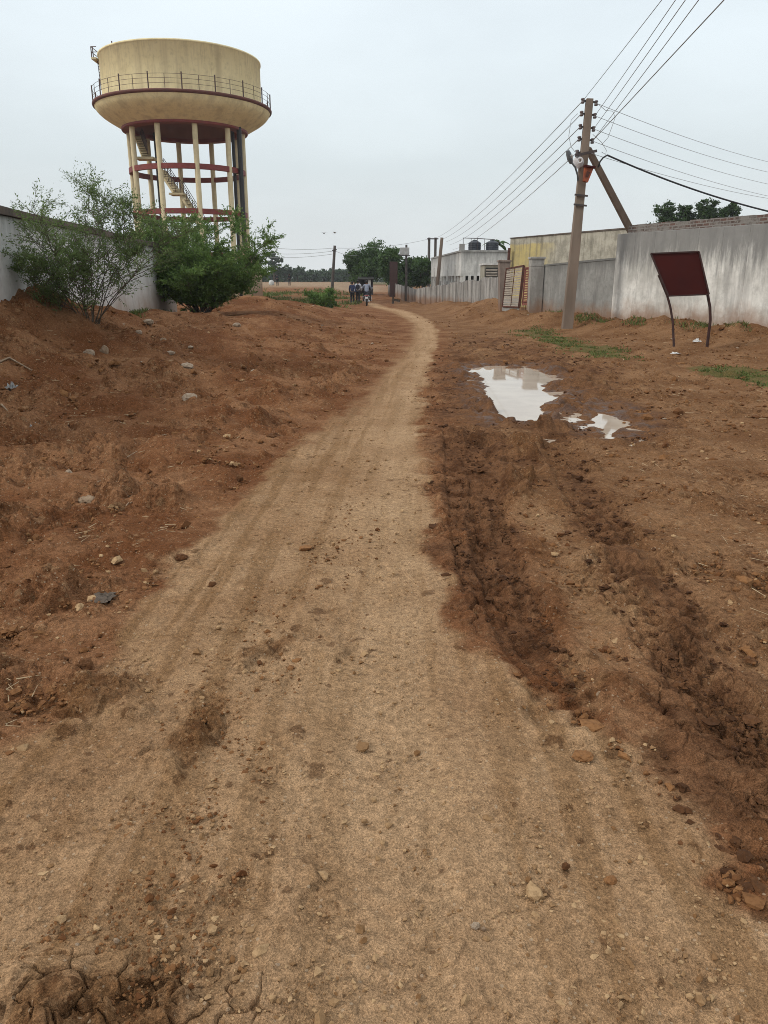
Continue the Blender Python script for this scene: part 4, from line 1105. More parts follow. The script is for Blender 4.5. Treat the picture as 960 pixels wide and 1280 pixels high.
TL, TR, BR, BL = PX(657, 335, 29.7), PX(666, 334, 29.2), PX(665, 380, 29.2), PX(653, 381, 29.7)
g2 = leaf('gate_leaf', TL, TR, BR, BL, 'narrow reddish gate leaf next to the pale grey pillar', 15, 'rust_red', 'rust_red', 0)
a, c = PX(652, 390, 30.0), PX(664, 390, 29.5); th = thing('rusty_grate', (a.x, a.y, zg(a.x, a.y)), 'small dark rusty grate leaning at the foot of the reddish gate leaf', 'grate')
mb = MB(); z0 = zg(a.x, a.y); a = Vector((a.x, a.y - .1, z0)); c = Vector((c.x, c.y - .1, z0)); u = Vector((0, .12, .42))
mb.beam(a, c, .05, .05); mb.beam(a + u, c + u, .05, .05)
for k in range(6): s = a.lerp(c, k / 5); mb.beam(s, s + u, .03, .03, (0, 1, 0))
mb.build('bars', MAT['rust'], th)

# precast slab wall stepping down the lane
def slab_wall(pa, pb, tops, zb, label, npan, stepz=.0, nb=4):
    """pa -> pb (pixels, distance) ; tops = (top pixel at pa, at pb)"""
    a = PX(pa[0], tops[0], pa[1]); c = PX(pb[0], tops[1], pb[1])
    th = thing('slab_wall', (a.x, a.y, zg(a.x, a.y)), label, 'wall', 'precast slab walls along the lane')
    L = (c - a); ln = math.hypot(L.x, L.y)
    for k in range(npan):
        t0, t1 = k / npan, (k + 1) / npan; P_ = a + L * t0; Q_ = a + L * t1
        zt = a.z + (c.z - a.z) * (k + .5) / npan + stepz * (rnd.random() - .5)
        mb = MB()
        for j in range(nb):
            u0, u1 = j / nb, (j + 1) / nb - .012
            s, e = P_.lerp(Q_, u0), P_.lerp(Q_, u1); o = rnd.uniform(-.015, .015); dz = rnd.uniform(-.05, .03)
            zq = zg(s.x, s.y) - .3
            nrm = Vector((-(L.y), L.x)).normalized() * o
            mb.wall((s.x + nrm.x, s.y + nrm.y), (e.x + nrm.x, e.y + nrm.y), zq, zq, zt + dz, zt + dz, -.07)
        mb.build('panel', MAT['slab'], th)
        mb = MB(); z0 = zg(P_.x, P_.y) - .3; mb.box((P_.x - .06, P_.y - .09, z0), (P_.x + .06, P_.y + .05, zt + .03)); mb.build('post', MAT['slab'], th)
slab_wall((626, 38.5), (520, 58.0), (345, 360.5), 0, 'long pale precast slab wall stepping down the lane from the brown gate pillar', 12, .09, 5)
slab_wall((521, 61.0), (485, 86.0), (361.5, 353), 0, 'second, farther slab wall along the lane, beyond the first', 9, .06, 4)

# ------------------------------------------------------------------ buildings on the right
# yellow shed behind the low wall
m = M('faded yellow shed wash'); px_, py_, pz_ = m.sep()
ngr = m.noise(.9, 5, .65); 
yl = m.mix(m.ramp(m.noise(2.2, 6, .7), .4, .66), (.50, .405, .17), (.40, .325, .16))
gr = m.mix(m.ramp(m.noise(1.8, 6, .7), .38, .64), (.43, .40, .325), (.27, .25, .20))
ym = m.math('MULTIPLY', m.ramp(m.math('ADD', pz_, m.math('MULTIPLY', ngr, .5)), 4.10, 3.92), m.ramp(m.math('ADD', px_, m.math('MULTIPLY', ngr, 2.0)), 11.8, 10.6))
c = m.mix(ym, gr, yl)
c = m.mix(m.math('MULTIPLY', m.ramp(m.noise(1, 5, .6, stretch=(5, 5, .35)), .5, .7), .7), c, (.16, .145, .11))
c = m.mix(m.math('MULTIPLY', m.ramp(m.noise(14, 5, .7), .56, .72), .6), c, (.50, .47, .40))
m.bsdf(c, .95, m.noise(25, 5), .3, .01); YM = m.m
a, c = PX(638, 298, 53.0), PX(790, 285, 45.0)
d = (c - a); d.z = 0; d.normalize(); nb = Vector((-d.y, d.x, 0)); c2 = c + d * 3
th = thing('yellow_shed', (a.x, a.y, zg(a.x, a.y)), 'long shed with faded yellow wash and a grey mouldy upper band, behind the low wall', 'building')
MB().wall((c2.x, c2.y), (a.x, a.y), -.2, -.2, c.z + .03, a.z, -4.0, 10, .012).build('wall_face', YM, th, bevel=.015)
MB().wall((c2.x - nb.x * .06, c2.y - nb.y * .06), (a.x - nb.x * .06, a.y - nb.y * .06), c.z + .012, a.z - .012, c.z + .075, a.z + .05, -4.12, 10, .012).build('roof_edge', MAT['coping'], th)
e = PX(635.5, 310, 52.6); MB().beam((e.x, e.y, 0), (e.x + .06, e.y, e.z), .16, .16, (0, 1, 0)).build('corner_post', MAT['rust'], th)

# limewashed house with open ground floor band
C, D_, E = PX(577, 312.5, 60), PX(539, 322, 81), PX(636, 312.5, 60.5); zt = C.z
th = thing('house', (C.x, C.y, zg(C.x, C.y)), 'low limewashed flat-roofed house with dark openings, carrying two black tanks', 'house')
zo = 1.85
d1 = (D_ - C); d1.z = 0; d1.normalize(); F_ = D_ + Vector((E.x - C.x, 0, 0))
def slabz(z0, z1, ins, name, mat):
    q = [Vector((C.x + ins, C.y + ins, 0)), Vector((E.x - ins, E.y + ins, 0)), Vector((F_.x - ins, F_.y - ins, 0)), Vector((D_.x + ins, D_.y - ins, 0))]
    return MB().prism([(p.x, p.y, z0) for p in q], [(p.x, p.y, z1) for p in q]).build(name, MAT[mat], th)
slabz(zo, zt - .12, 0, 'wall_face', 'house'); slabz(-.3, zo - .002, 1.4, 'inner_wall', 'dark'); slabz(zt - .118, zt, -.06, 'roof_edge', 'house')  # inner wall coloured near black as the shade in the open band
L1 = math.hypot(D_.x - C.x, D_.y - C.y)
for k in range(13):
    p = C + d1 * (L1 * k / 12 + (.15 if k == 0 else -.15 if k == 12 else 0)); w_ = .34 if k % 3 else .5
    MB().box((p.x + .02, p.y - w_ / 2 + .15, -.3), (p.x + .24, p.y + w_ / 2 + .15, zo - .003)).build('column', MAT['house'], th)
for k in range(4):
    p = C + d1 * (L1 * (k + .6) / 4.4); MB().box((p.x - .10, p.y - .07, zo - .4), (p.x + .05, p.y + .07, zt - 1.0)).build('fin', MAT['house'], th)
for k in range(9):
    x = C.x + .25 + k * .42; MB().box((x - .10, C.y + .02, -.3), (x + .10, C.y + .25, zo - .003)).build('column', MAT['house'], th)
MB().box((C.x + .003, C.y + .03, -.3), (E.x, C.y + .26, .75)).build('parapet', MAT['house'], th)
e = PX(578.5, 306, 60.2); MB().box((e.x - .22, e.y + .1, zt + .001), (e.x + .16, e.y + .45, zt + .45)).build('chimney_stub', MAT['house'], th)
def black_tank(pl, pr, label):
    a, c = PX(pl, 313, 62), PX(pr, 313, 62); r = (c.x - a.x) / 2; ht = .62; x = (a.x + c.x) / 2
    th = thing('water_tank', (x, 62 + r, zt), label, 'water tank', 'black tanks on the house roof')
    pr_ = [(0, 0), (r * .96, 0)]
    for k in range(5): z = ht * k / 5; pr_ += [(r, z + .02), (r, z + .085), (r * .965, z + .10), (r * .965, z + .118)]
    pr_ += [(r * .95, ht), (r * .62, ht + .10), (r * .36, ht + .13)]
    MB().lathe((x, 62 + r, zt), pr_, 24).build('barrel', MAT['tank'], th)
    MB().lathe((x, 62 + r, zt), [(r * .36, ht + .10), (r * .37, ht + .17), (r * .3, ht + .20), (0, ht + .21)], 20).build('lid', MAT['tank'], th)
black_tank(586, 602, 'left one of the two black plastic tanks on the house roof'); black_tank(608, 624, 'right one of the two black plastic tanks, in front of the palm')
pts = [PX(579, 313, 60.8), PX(579, 297.5, 60.8), PX(597, 298, 62), PX(618, 299.5, 62), PX(624, 303, 62)]
th2 = thing('roof_pipe', pts[0], 'thin pipe run standing above the two black roof tanks', 'pipe')
MB().tube(pts, .028, 6, smooth=False).build('pipe', MAT['iron'], th2)
for p_ in (589, 597, 606):
    a = PX(p_, 298, 62); MB().tube([a, (a.x, a.y, zt)], .022, 5).build('riser', MAT['iron'], th2)
# little louvred block behind the slab wall
a, c = PX(606, 329, 45), PX(627, 329, 44)
th = thing('louvred_hut', (a.x, a.y, zg(a.x, a.y)), 'small grey hut with pale horizontal louvres between slab wall and brown gate pillar', 'hut')
MB().box((a.x, 45, -.2), (c.x, 47, a.z - .1)).build('wall_face', MAT['yellow_grey'], th); MB().box((a.x - .06, 44.92, a.z - .098), (c.x + .06, 47.1, a.z)).build('roof_edge', MAT['house'], th)
zl = PX(615, 338, 45).z
mb = MB()
for k in range(4): z = zl - .42 + k * .15; mb.beam((a.x + .08, 44.95, z), (c.x - .08, 44.95, z), .05, .085)
mb.build('louvre', MAT['slat'], th); MB().box((a.x + .05, 44.985, zl - .55), (c.x - .05, 44.997, zl + .15)).build('opening_shade', MAT['dark'], th)  # near-black sheet on the solid wall stands for shade behind the louvres
# rusty upright sheet and stall at the end of the lane
a, c = PX(487, 327, 78), PX(497, 327, 78); z0 = zg(a.x, 78); th = thing('rusty_sheet', (a.x, 78, z0), 'tall dark rusty sheet standing upright behind the far slab wall', 'metal sheet')
MB().box((a.x, 78, z0 - .2), (c.x, 78.06, a.z)).build('sheet', MAT['maroon_leg'], th, bevel=.01); MB().beam((a.x + .1, 78.1, z0 - .2), (a.x + .1, 78.1, a.z + .05), .07, .07).build('post', MAT['iron'], th)
a, c = PX(448, 346, 84), PX(466, 346, 84); z0 = zg(a.x, 84); th = thing('roadside_stall', (a.x, 84, z0), 'dark open roadside stall with a pale panel, under the tallest lane tree', 'stall')
for x in (a.x + .08, c.x - .08):
    for y in (84.05, 86): MB().box((x - .05, y, z0 - .2), (x + .05, y + .1, a.z - .25)).build('post', MAT['iron'], th)
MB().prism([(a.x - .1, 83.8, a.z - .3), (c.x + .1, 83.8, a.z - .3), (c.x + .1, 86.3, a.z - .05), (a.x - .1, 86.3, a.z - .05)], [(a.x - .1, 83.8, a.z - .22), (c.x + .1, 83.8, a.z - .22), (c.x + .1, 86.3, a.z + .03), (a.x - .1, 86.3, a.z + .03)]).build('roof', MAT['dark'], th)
MB().box((a.x, 86.12, z0 - .2), (c.x, 86.2, a.z - .2)).build('back_wall', MAT['dark'], th)  # back wall coloured near black as the shade inside the stall
p, q = PX(460, 349, 83.9), PX(463.5, 357, 83.9); MB().box((p.x, 83.9, q.z), (q.x, 83.96, p.z)).build('panel', MAT['sheet'], th)
p = PX(491, 370, 61); z0 = zg(p.x, 61); th = thing('short_post', (p.x, 61, z0), 'short dark broken post by the lane below the far slab wall', 'post')
MB().tube([(p.x, 61, z0 - .1), (p.x + .03, 61, z0 + .5)], [.09, .07], 7).build('stump', MAT['bark'], th); MB().beam((p.x, 61, z0 + .3), (p.x + .55, 61.1, z0 + .2), .2, .18).build('branch_stub', MAT['bark'], th)

# cream wall below the tower
a, c = PX(309.5, 307, 35), PX(327, 333, 77)
th = thing('cream_wall', (a.x, a.y, zg(a.x, a.y)), 'stained cream compound wall with iron spikes seen end-on below the tower', 'wall')
MB().wall((a.x, a.y), (c.x, c.y), -.4, -.4, a.z, c.z, .3, 6, .01).build('wall_face', MAT['cream_dirty'], th, bevel=.015)
for k in range(7):
    t = (k + .15) / 7; p = a.lerp(c, t); MB().beam((p.x - .12, p.y, p.z - .05), (p.x - .12, p.y, p.z + .75), .05, .05).build('spike', MAT['rust'], th)

# ------------------------------------------------------------------ water tower
TY = 60.0; TX = -14.2; z0 = zg(TX, TY); RT, RG, RS = 5.45, 6.15, 4.0
z_top = PX(236, 47.5, TY - RT).z; z_g = PX(236, 110, TY - RG).z; z_b = PX(236, 149, TY - RS - .3).z
z_r1 = PX(240, 207, TY - RS).z; z_r2 = PX(262, 263.5, TY - RS).z; step = z_r1 - z_r2
tw = thing('water_tower', (TX, TY, z0), 'cream concrete overhead water tower on ten columns with red ring beams', 'water tower')
T0 = Vector((TX, TY, 0))
MB().lathe(T0, [(0, z_top + .55), (RT * .5, z_top + .42), (RT * .9, z_top + .12), (RT + .06, z_top), (RT + .06, z_top - .10), (RT, z_top - .12), (RT, z_g + .01)], 72).build('tank', MAT['cream'], tw)
hb = z_g - .2 - z_b
pr_ = [(RG - .12, z_g - .2)] + [(RG - .12 - (RG - .12 - RS - .38) * f, z_g - .2 - hb * g_) for f, g_ in ((.05, .14), (.14, .28), (.27, .43), (.44, .58), (.64, .73), (.84, .88), (1.0, 1.0))]
MB().lathe(T0, pr_, 72).build('bowl', MAT['cream'], tw)
MB().lathe(T0, [(RT + .002, z_g), (RG, z_g), (RG + .02, z_g - .05), (RG, z_g - .15), (RG - .118, z_g - .198)], 72).build('gallery', MAT['oxide_edge'], tw)
MB().lathe(T0, [(RS + .39, z_b + .03), (RS + .39, z_b - .12), (RS + .36, z_b - .16), (RS - .36, z_b - .16), (RS - .36, z_b + .1)], 64, False).build('base_ring', MAT['oxide'], tw)
MB().lathe(T0, [(RS - .362, z_b + .08), (RS * .7, z_b + .7), (RS * .4, z_b + 1.0), (0, z_b + 1.12)], 48).build('dome', MAT['oxide_dome'], tw)
for k in range(10):
    a = R(22 + 36 * k); x = TX + RS * math.sin(a); y = TY - RS * math.cos(a)
    MB().tube([(x, y, z0 - .4), (x, y, z_b - .158)], .185, 14).build('column', MAT['cream_col'], tw)
z = z_r1; 
for zr in [z_r1 - i * step for i in range(0, 4)]:
    if zr > z0 + .8:
        MB().lathe(T0, [(RS + .13, zr - .17), (RS + .13, zr + .17), (RS - .13, zr + .17), (RS - .13, zr - .17), (RS + .13, zr - .17)], 60, False).build('ring_beam', MAT['oxide'], tw)
rl = MB()
for zz in (.32, .60, .86): rl.torus((TX, TY, z_g + zz), RG - .06, .012, (0, 0, 1), 72, 5)
railing = rl.build('railing', MAT['rail'], tw)
for k in range(36):
    a = 2 * math.pi * (k + .3) / 36; x = TX + (RG - .06) * math.cos(a); y = TY + (RG - .06) * math.sin(a); tall = k % 2 == 0
    MB().tube([(x, y, z_g - .02), (x, y, z_g + (.98 if tall else .85))], .042 if tall else .02, 6).build('railing_post', MAT['rail'], railing)
for px, Y in ((196, 62.0), (292.5, 59.6), (300.5, 58.6)):
    p = PX(px, 200, Y); MB().tube([(p.x, p.y, z0 - .3), (p.x, p.y, z_b + .6)], .17 if px > 295 else .12, 10).build('pipe', MAT['black_pipe'], tw)
# stair zigzag inside the columns
st = MB(); sr = MB()
fl = [((262, 300), (226, 243)), ((226, 243), (205, 218)), ((205, 218), (190, 199))]
ypl = 59.5
def flight(a, c, ya, yc):
    a, c = PX(a[0], a[1], ya), PX(c[0], c[1], yc)
    st.beam(a, c, .8, .16, (0, 1, 0) if False else (0, 0, 1))
    n = 9
    for k in range(n):
        p = a.lerp(c, (k + .5) / n); st.box((p.x - .16, p.y - .38, p.z + .05), (p.x + .16, p.y + .38, p.z + .16))
    for s in (-.4, .4):
        o = Vector((0, s, .95)); sr.tube([a + o, c + o], .022, 5); sr.tube([a + o - Vector((0, 0, .4)), c + o - Vector((0, 0, .4))], .018, 5)
        for k in range(5): p = a.lerp(c, k / 4) + Vector((0, s, 0)); sr.tube([p, p + Vector((0, 0, .97))], .022, 5)
flight((258, 292), (228, 243), 59, 59.6); flight((221, 241), (204, 215), 59.6, 60.2)
p = PX(224, 242.5, 59.6); st.box((p.x - .6, p.y - .6, p.z - .1), (p.x + .45, p.y + .6, p.z + .03))
st.build('staircase', MAT['cream_col'], tw).name; lower = bpy.data.objects['staircase']; sr.build('handrail', MAT['rail'], lower); st = MB(); sr = MB()
p = PX(181, 198.5, 60.5); st.box((p.x - .55, p.y - .5, p.z - .08), (p.x + .75, p.y + .5, p.z + .08))
a, c = PX(183, 197, 60.5), PX(173, 170, 61.2); st.beam(a, c, .7, .12)
for k in range(9):
    q = a.lerp(c, (k + .5) / 9); st.box((q.x - .25, q.y - .35, q.z + .03), (q.x + .25, q.y + .35, q.z + .08)); sr.tube([q + Vector((.25, -.35, 0)), q + Vector((.25, -.35, .95))], .022, 5)
sr.tube([a + Vector((.25, -.35, .95)), c + Vector((.25, -.35, .95))], .03, 5)
stair = st.build('staircase', MAT['cream_col'], tw); sr.build('handrail', MAT['rail'], stair)
# ladder and its landing on the left side of the tank
la, lb = PX(130, 113, 58.5), PX(125, 76, 58.6); ld = MB()
for dy in (-.22, .22): ld.beam(la + Vector((-.1, dy, 0)), lb + Vector((-.1, dy, 0)), .04, .04, (0, 1, 0))
for k in range(11): p = la.lerp(lb, k / 10) + Vector((-.1, 0, 0)); ld.tube([p - Vector((0, .22, 0)), p + Vector((0, .22, 0))], .02, 5)
lad = ld.build('ladder', MAT['rail'], tw)
p = PX(124, 75, 58.6); q = PX(118.5, 75, 58.6); r_ = TX - RT
MB().box((q.x, 57.9, p.z - .12), (TX - RT + .25, 59.3, p.z)).build('landing', MAT['cream_col'], tw)
lr = MB(); zt_ = PX(119, 58.5, 58).z
for x in (q.x + .03, (q.x + TX - RT) / 2 + .1):
    for y in (57.95, 59.25): lr.tube([(x, y, p.z - .05), (x, y, zt_)], .035, 5)
for zz in (zt_, (zt_ + p.z) / 2):
    lr.tube([(q.x + .03, 59.25, zz), (q.x + .03, 57.95, zz), (TX - RT + .3, 57.95, zz)], .025, 5)
lr.build('landing_rail', MAT['rail'], tw)
for px in (140, 156): p = PX(px, 56, 56.5); MB().tube([(p.x, 56.5, z_top - .1), (p.x, 56.5, z_top + .35)], .04, 5).build('stub_pipe', MAT['rail'], tw)

# ------------------------------------------------------------------ poles, wires
UB = PX(710.5, 386, 25.0); UB.z = zg(UB.x, UB.y); UT = PX(737, 123.5, 25.0)
up = thing('utility_pole', UB, 'leaning concrete utility pole with a raking brace, before the low grey wall', 'utility pole')
def onpole(py):
    lo, hi = 0.0, 1.0
    t = (386 - py) / (386 - 123.5); return UB.lerp(UT, t)
MB().beam(UB - (UT - UB).normalized() * .4, UT, .34, .24, (0, 1, 0), .20, .16).build('shaft', MAT['pole_conc'], up, bevel=.012)
S0, S1 = PX(735, 186, 25.2), PX(793, 297, 27.4); SL = S1 + (S1 - S0).normalized() * 3.4
MB().beam(S0, SL, .17, .15, (0, 1, 0), .25, .2).build('brace', MAT['pole_conc'], up, bevel=.012)
a, c = PX(719, 194.5, 24.8), PX(746, 188.5, 24.8); MB().beam(a, c, .07, .07).build('crossarm', MAT['iron'], up)
for py in (229, 240): p = onpole(py); MB().beam(p + Vector((-.2, -.14, .02)), p + Vector((.2, -.14, -.02)), .035, .05).build('clamp', MAT['iron'], up)
INS_R = {}; INS_L = {}
for py in (127, 140.5, 154.5, 167.5):
    p = onpole(py)
    for s, store in ((-1, INS_L), (1, INS_R)):
        e = p + Vector((s * .20, -.02, -.03 * s)); mb = MB(); mb.beam(p + Vector((s * .06, -.02, .02)), e, .03, .05)
        mb.build('bracket', MAT['iron'], up)
        k = MB().lathe(e + Vector((0, 0, -.07)), [(0, 0), (.045, 0), (.06, .02), (.04, .05), (.04, .08), (.06, .11), (.045, .14), (0, .14)], 12); k.build('insulator', MAT['insul'], up)
        store[py] = e
p = onpole(181); e = p + Vector((-.22, 0, 0)); MB().beam(p, e, .03, .05).build('bracket', MAT['iron'], up); MB().lathe(e + Vector((0, 0, -.07)), [(0, 0), (.045, 0), (.06, .02), (.04, .07), (.06, .12), (.045, .14), (0, .14)], 12).build('insulator', MAT['insul'], up); INS_L[181] = e
# coil, red panel, street lamp
p = PX(722.5, 203, 24.85); th = thing('wire_coil', p, 'pale round coil of wire hung on the left side of the utility pole', 'coil')
mb = MB()
for k in range(5): mb.torus(p + Vector((.01 * k, -.02 * k, .01 * k)), .14 - .018 * k, .03, (.35, 1, 0), 20, 6)
mb.build('coil', MAT['white_cer'], th)
a, c = PX(730, 208, 24.7), PX(741, 227, 24.7); th = thing('red_panel', ((a.x + c.x) / 2, 24.7, (a.z + c.z) / 2), 'small tilted orange red box fixed to the right side of the utility pole', 'box')
q = [PX(731, 208.5, 24.7), PX(742, 210.5, 24.7), PX(735, 228, 24.7), PX(729.5, 226, 24.7)]
MB().prism([v + Vector((0, .14, 0)) for v in q], q).build('case', MAT['orange'], th, bevel=.01)
q2 = [PX(733.5, 214, 24.69), PX(738, 215, 24.69), PX(735, 222, 24.69), PX(732, 221, 24.69)]
MB().prism([v for v in q2], [v + Vector((0, -.012, 0)) for v in q2]).build('plate', MAT['rust'], th)
MB().beam(q[0] + Vector((-.03, -.02, .02)), q[1] + Vector((.03, -.02, .02)), .2, .05).build('lid', MAT['maroon'], th)
a, c, e = PX(722, 219, 24.7), PX(719, 209, 24.6), PX(713.5, 202, 24.5)
th = thing('street_lamp', a, 'grey street lamp head on a bent arm at the left of the utility pole', 'street lamp')
MB().tube([PX(722.5, 226, 24.85), a, c, e], .028, 7).build('arm', MAT['lamp_grey'], th)
h1 = PX(709.5, 188, 24.35); MB().tube([e + (e - h1) * .15, e.lerp(h1, .25), e.lerp(h1, .7), h1], [.05, .085, .075, .045], 10).build('lamp_head', MAT['lamp_grey'], th)
v = e.lerp(h1, .6) + Vector((.05, -.05, 0)); MB().tube([e.lerp(h1, .3) + Vector((.05, -.03, 0)), v], [.04, .045], 8).build('lens', MAT['sheet'], th)

def wire(p, q, sag, label, r=.0075, mat='wire', n=24, name='power_line', group='power lines on the concrete pole', sub=None):
    p, q = Vector(p), Vector(q); pts = []
    for i in range(n + 1):
        t = i / n; v = p.lerp(q, t); v.z -= sag * 4 * t * (1 - t); pts.append(v)
    o = MB().tube(pts, r, 5).build(name, MAT[mat], None, p); props(o, label, 'power line', group); return o
# to the next pole, behind the viewer (out of frame)
exits = [(822, -6), (841, -6), (858, -6), (868, -6)]
ys = [127, 140.5, 154.5, 167.5]; nm = ['topmost', 'second', 'third', 'fourth']
for k, (py, x0) in enumerate(zip(ys, (823, 840, 851.5, 867))):
    p = INS_L[py] if k == 0 else INS_R[py]
    # direction so that it climbs past x0 at the top of the picture, level overall
    h = p.z - CAM_H; bb = .674 
    Yx = (h * CP + bb * h * SP) / (bb * CP - SP); dep = CP * Yx - SP * h; X = (x0 - 480) * dep / FPX
    d = Vector((X - p.x, Yx - p.y, .0)); q = p + d * (38.0 / d.length)
    wire(p, q, .12, nm[k] + ' thin wire climbing from the concrete pole overhead to the upper right', n=40)
p = INS_R[167.5]; h = p.z - CAM_H; bb = .674; Yx = (h * CP + bb * h * SP) / (bb * CP - SP); dep = CP * Yx - SP * h; X = (933 - 480) * dep / FPX
d = Vector((X - p.x, Yx - p.y, .35)); wire(p, p + d * (34.0 / d.length), .0, 'lone thicker wire rising farthest right from the concrete pole', .011, n=40)
for k, (py, ye) in enumerate(zip(ys + [181], (195, 208, 223, 238, 241))):
    p = INS_R[py] if py in INS_R else onpole(181) + Vector((.12, 0, 0))
    q = PX(960, ye, 36.0); q = p + (q - p) * 1.5
    wire(p, q, .25, ['topmost', 'second', 'third', 'fourth', 'lowest'][k] + ' thin wire running right from the concrete pole over the high wall')
p = PX(759, 194, 25.6); q = PX(957, 263, 27.0); q = p + (q - p) * 1.02
wire(p, q, .12, 'thick black cable drooping from the brace to the brick wall top', .028, 'cable', name='black_cable')
pts = [PX(748, 209, 25.5), PX(750, 202, 25.5), PX(754, 197, 25.5), p]
o = MB().tube(pts, .026, 6).build('cable_loop', MAT['cable'], None, pts[0]); props(o, 'short black cable loop between brace and drooping thick cable', 'cable')
for k, (py, ye) in enumerate(zip(ys + [181], (297, 299.5, 302, 306, 312))):
    q = PX(546 + (0, 6, 12, 16, 20)[k], ye, 90.0)
    wire(INS_L[py], q, .5, ['topmost', 'second', 'third', 'fourth', 'lowest'][k] + ' thin wire running back from the concrete pole to the far twin poles', .012, n=40)
# jumpers looping round the head of the pole
jm = [([(745, 128), (757, 138), (766, 139), (769, 147), (760, 172), (752, 181)], 'right'), ([(741, 168), (752, 178), (758, 188), (757, 193), (752, 190)], 'low'), ([(722, 142), (714, 150), (711, 170), (714, 184), (719, 190)], 'left')]
for pts, lab in jm:
    P3 = [PX(a, c, 24.95) for a, c in pts]
    o = MB().tube(P3, .008, 5).build('jumper_wire', MAT['wire'], None, P3[0])
    props(o, {'right': 'long loose jumper wire bowing out right of the pole head', 'low': 'short jumper wire curling down to the brace top', 'left': 'loose jumper wire hanging left of the pole head'}[lab], 'wire')

def far_pole(name, top, foot, Y, r, mat, label, arms=(), group=None):
    a = PX(top[0], top[1], Y); f = PX(foot[0], foot[1], Y); d = (f - a).normalized(); zf = zg(f.x, Y); f = a + d * ((a.z - zf + .3) / max(-d.z, .1))
    th = thing(name, (f.x, f.y, zf), label, 'utility pole', group); MB().tube([f, a], [r * 1.25, r], 8).build('shaft', MAT[mat], th)
    for (x0, y0, x1, y1) in arms: MB().beam(PX(x0, y0, Y - .1), PX(x1, y1, Y - .1), .09, .09).build('crossarm', MAT['iron'], th)
    return th
fp = far_pole('utility_pole', (418.5, 307), (415, 364), 74, .12, 'pole_far', 'dark far pole standing alone left of the walking people', [(415, 313, 421, 312)])
tp = thing('twin_pole', (PX(535.5, 350, 90).x, 90, zg(4.5, 90)), 'pair of dark far poles joined by a crossbar, behind the house', 'utility pole')
for px in (536.5, 544.5):
    a = PX(px, 297, 90); MB().tube([(a.x, 90, -.2), a], [.17, .14], 8).build('shaft', MAT['pole_far'], tp)
MB().beam(PX(534, 298.5, 89.8), PX(548, 298.5, 89.8), .12, .12).build('crossarm', MAT['iron'], tp)
far_pole('utility_pole', (552.5, 297), (546.5, 358), 63, .12, 'pole_conc', 'brown far pole leaning right in front of the house wall')
bp = far_pole('utility_pole', (508, 306), (507.7, 361), 68, .09, 'pole_far', 'thin far pole carrying a white box before the lane trees')
a, c = PX(500, 309.5, 68), PX(511.5, 318.5, 68)
MB().box((a.x, 67.75, c.z), (c.x, 68.3, a.z)).build('box', MAT['sheet'], bp, bevel=.02); MB().beam(PX(499, 319.5, 68), PX(512.5, 319.5, 68), .5, .06).build('shelf', MAT['iron'], bp)
tip = PX(418.5, 310, 74)
for k, (e, lab) in enumerate((((300, 304, 76), 'upper left far wire from the dark lone pole'), ((300, 313, 76), 'middle left far wire from the dark lone pole'), ((300, 318.5, 76), 'lower left far wire from the dark lone pole'),
                              ((535, 299, 90), 'far wire from the dark lone pole to the twin poles'), ((456, 317, 92), 'short far wire from the dark lone pole into the trees'))):
    wire(tip - Vector((0, 0, .25 * (k % 3))), PX(*e), .3, lab, .016, 'wire', group='wires of the far poles')

# ------------------------------------------------------------------ maroon board on bent legs
bY = 17.6; q = [PX(813, 317, bY), PX(873, 314.5, bY), PX(885.5, 368, bY - .05), PX(835, 370, bY - .05)]
f1, f2 = PX(844.5, 424, bY - .1), PX(886, 416, bY + .1); f1.z = zg(f1.x, f1.y) - .1; f2.z = zg(f2.x, f2.y) - .1
th = thing('signboard', (f1.x, f1.y, zg(f1.x, f1.y)), 'blank maroon metal board leaning on two bent legs before the high wall', 'signboard')
o = Vector((0, .02, 0)); MB().prism([v + o for v in q], [v - o for v in q]).build('board', MAT['maroon'], th)
fr = MB()
for i in range(4): fr.beam(q[i] + Vector((0, -.03, 0)), q[(i + 1) % 4] + Vector((0, -.03, 0)), .03, .035, (0, 1, 0))
fr.build('edge_frame', MAT['maroon_leg'], th)
MB().tube([q[0].lerp(q[3], .5) + o * 2, q[3] + o * 2, PX(838, 384, bY), PX(841, 402, bY), f1], .026, 7).build('leg', MAT['maroon_leg'], th)
MB().tube([q[1].lerp(q[2], .5) + o * 2, q[2] + o * 2, PX(887.5, 384, bY), PX(888, 400, bY), f2], .033, 7).build('leg', MAT['maroon_leg'], th)

# ------------------------------------------------------------------ people and motorcycle
def skin_mesh(name, vs, es, rs, sub=1, root=0):
    me = bpy.data.meshes.new(name); me.from_pydata([tuple(v) for v in vs], es, []); me.update()
    o = bpy.data.objects.new('temp_' + name, me); COL.objects.link(o)
    m = o.modifiers.new('skin', 'SKIN'); m.use_smooth_shade = True
    for i, r in enumerate(rs):
        r = r if hasattr(r, '__len__') else (r, r); me.skin_vertices[0].data[i].radius = r; me.skin_vertices[0].data[i].use_root = (i == root)
    s = o.modifiers.new('sub', 'SUBSURF'); s.levels = sub; s.render_levels = sub
    dg = bpy.context.evaluated_depsgraph_get(); ev = o.evaluated_get(dg)
    out = bpy.data.meshes.new_from_object(ev); out.name = name
    bpy.data.objects.remove(o); bpy.data.meshes.remove(me)
    return out
J = dict(pel=(0, 0, .92), wst=(0, 0, 1.06), chs=(0, .01, 1.26), nbs=(0, 0, 1.40), nck=(0, .01, 1.46), hd=(0, .025, 1.56), crn=(0, .015, 1.64))
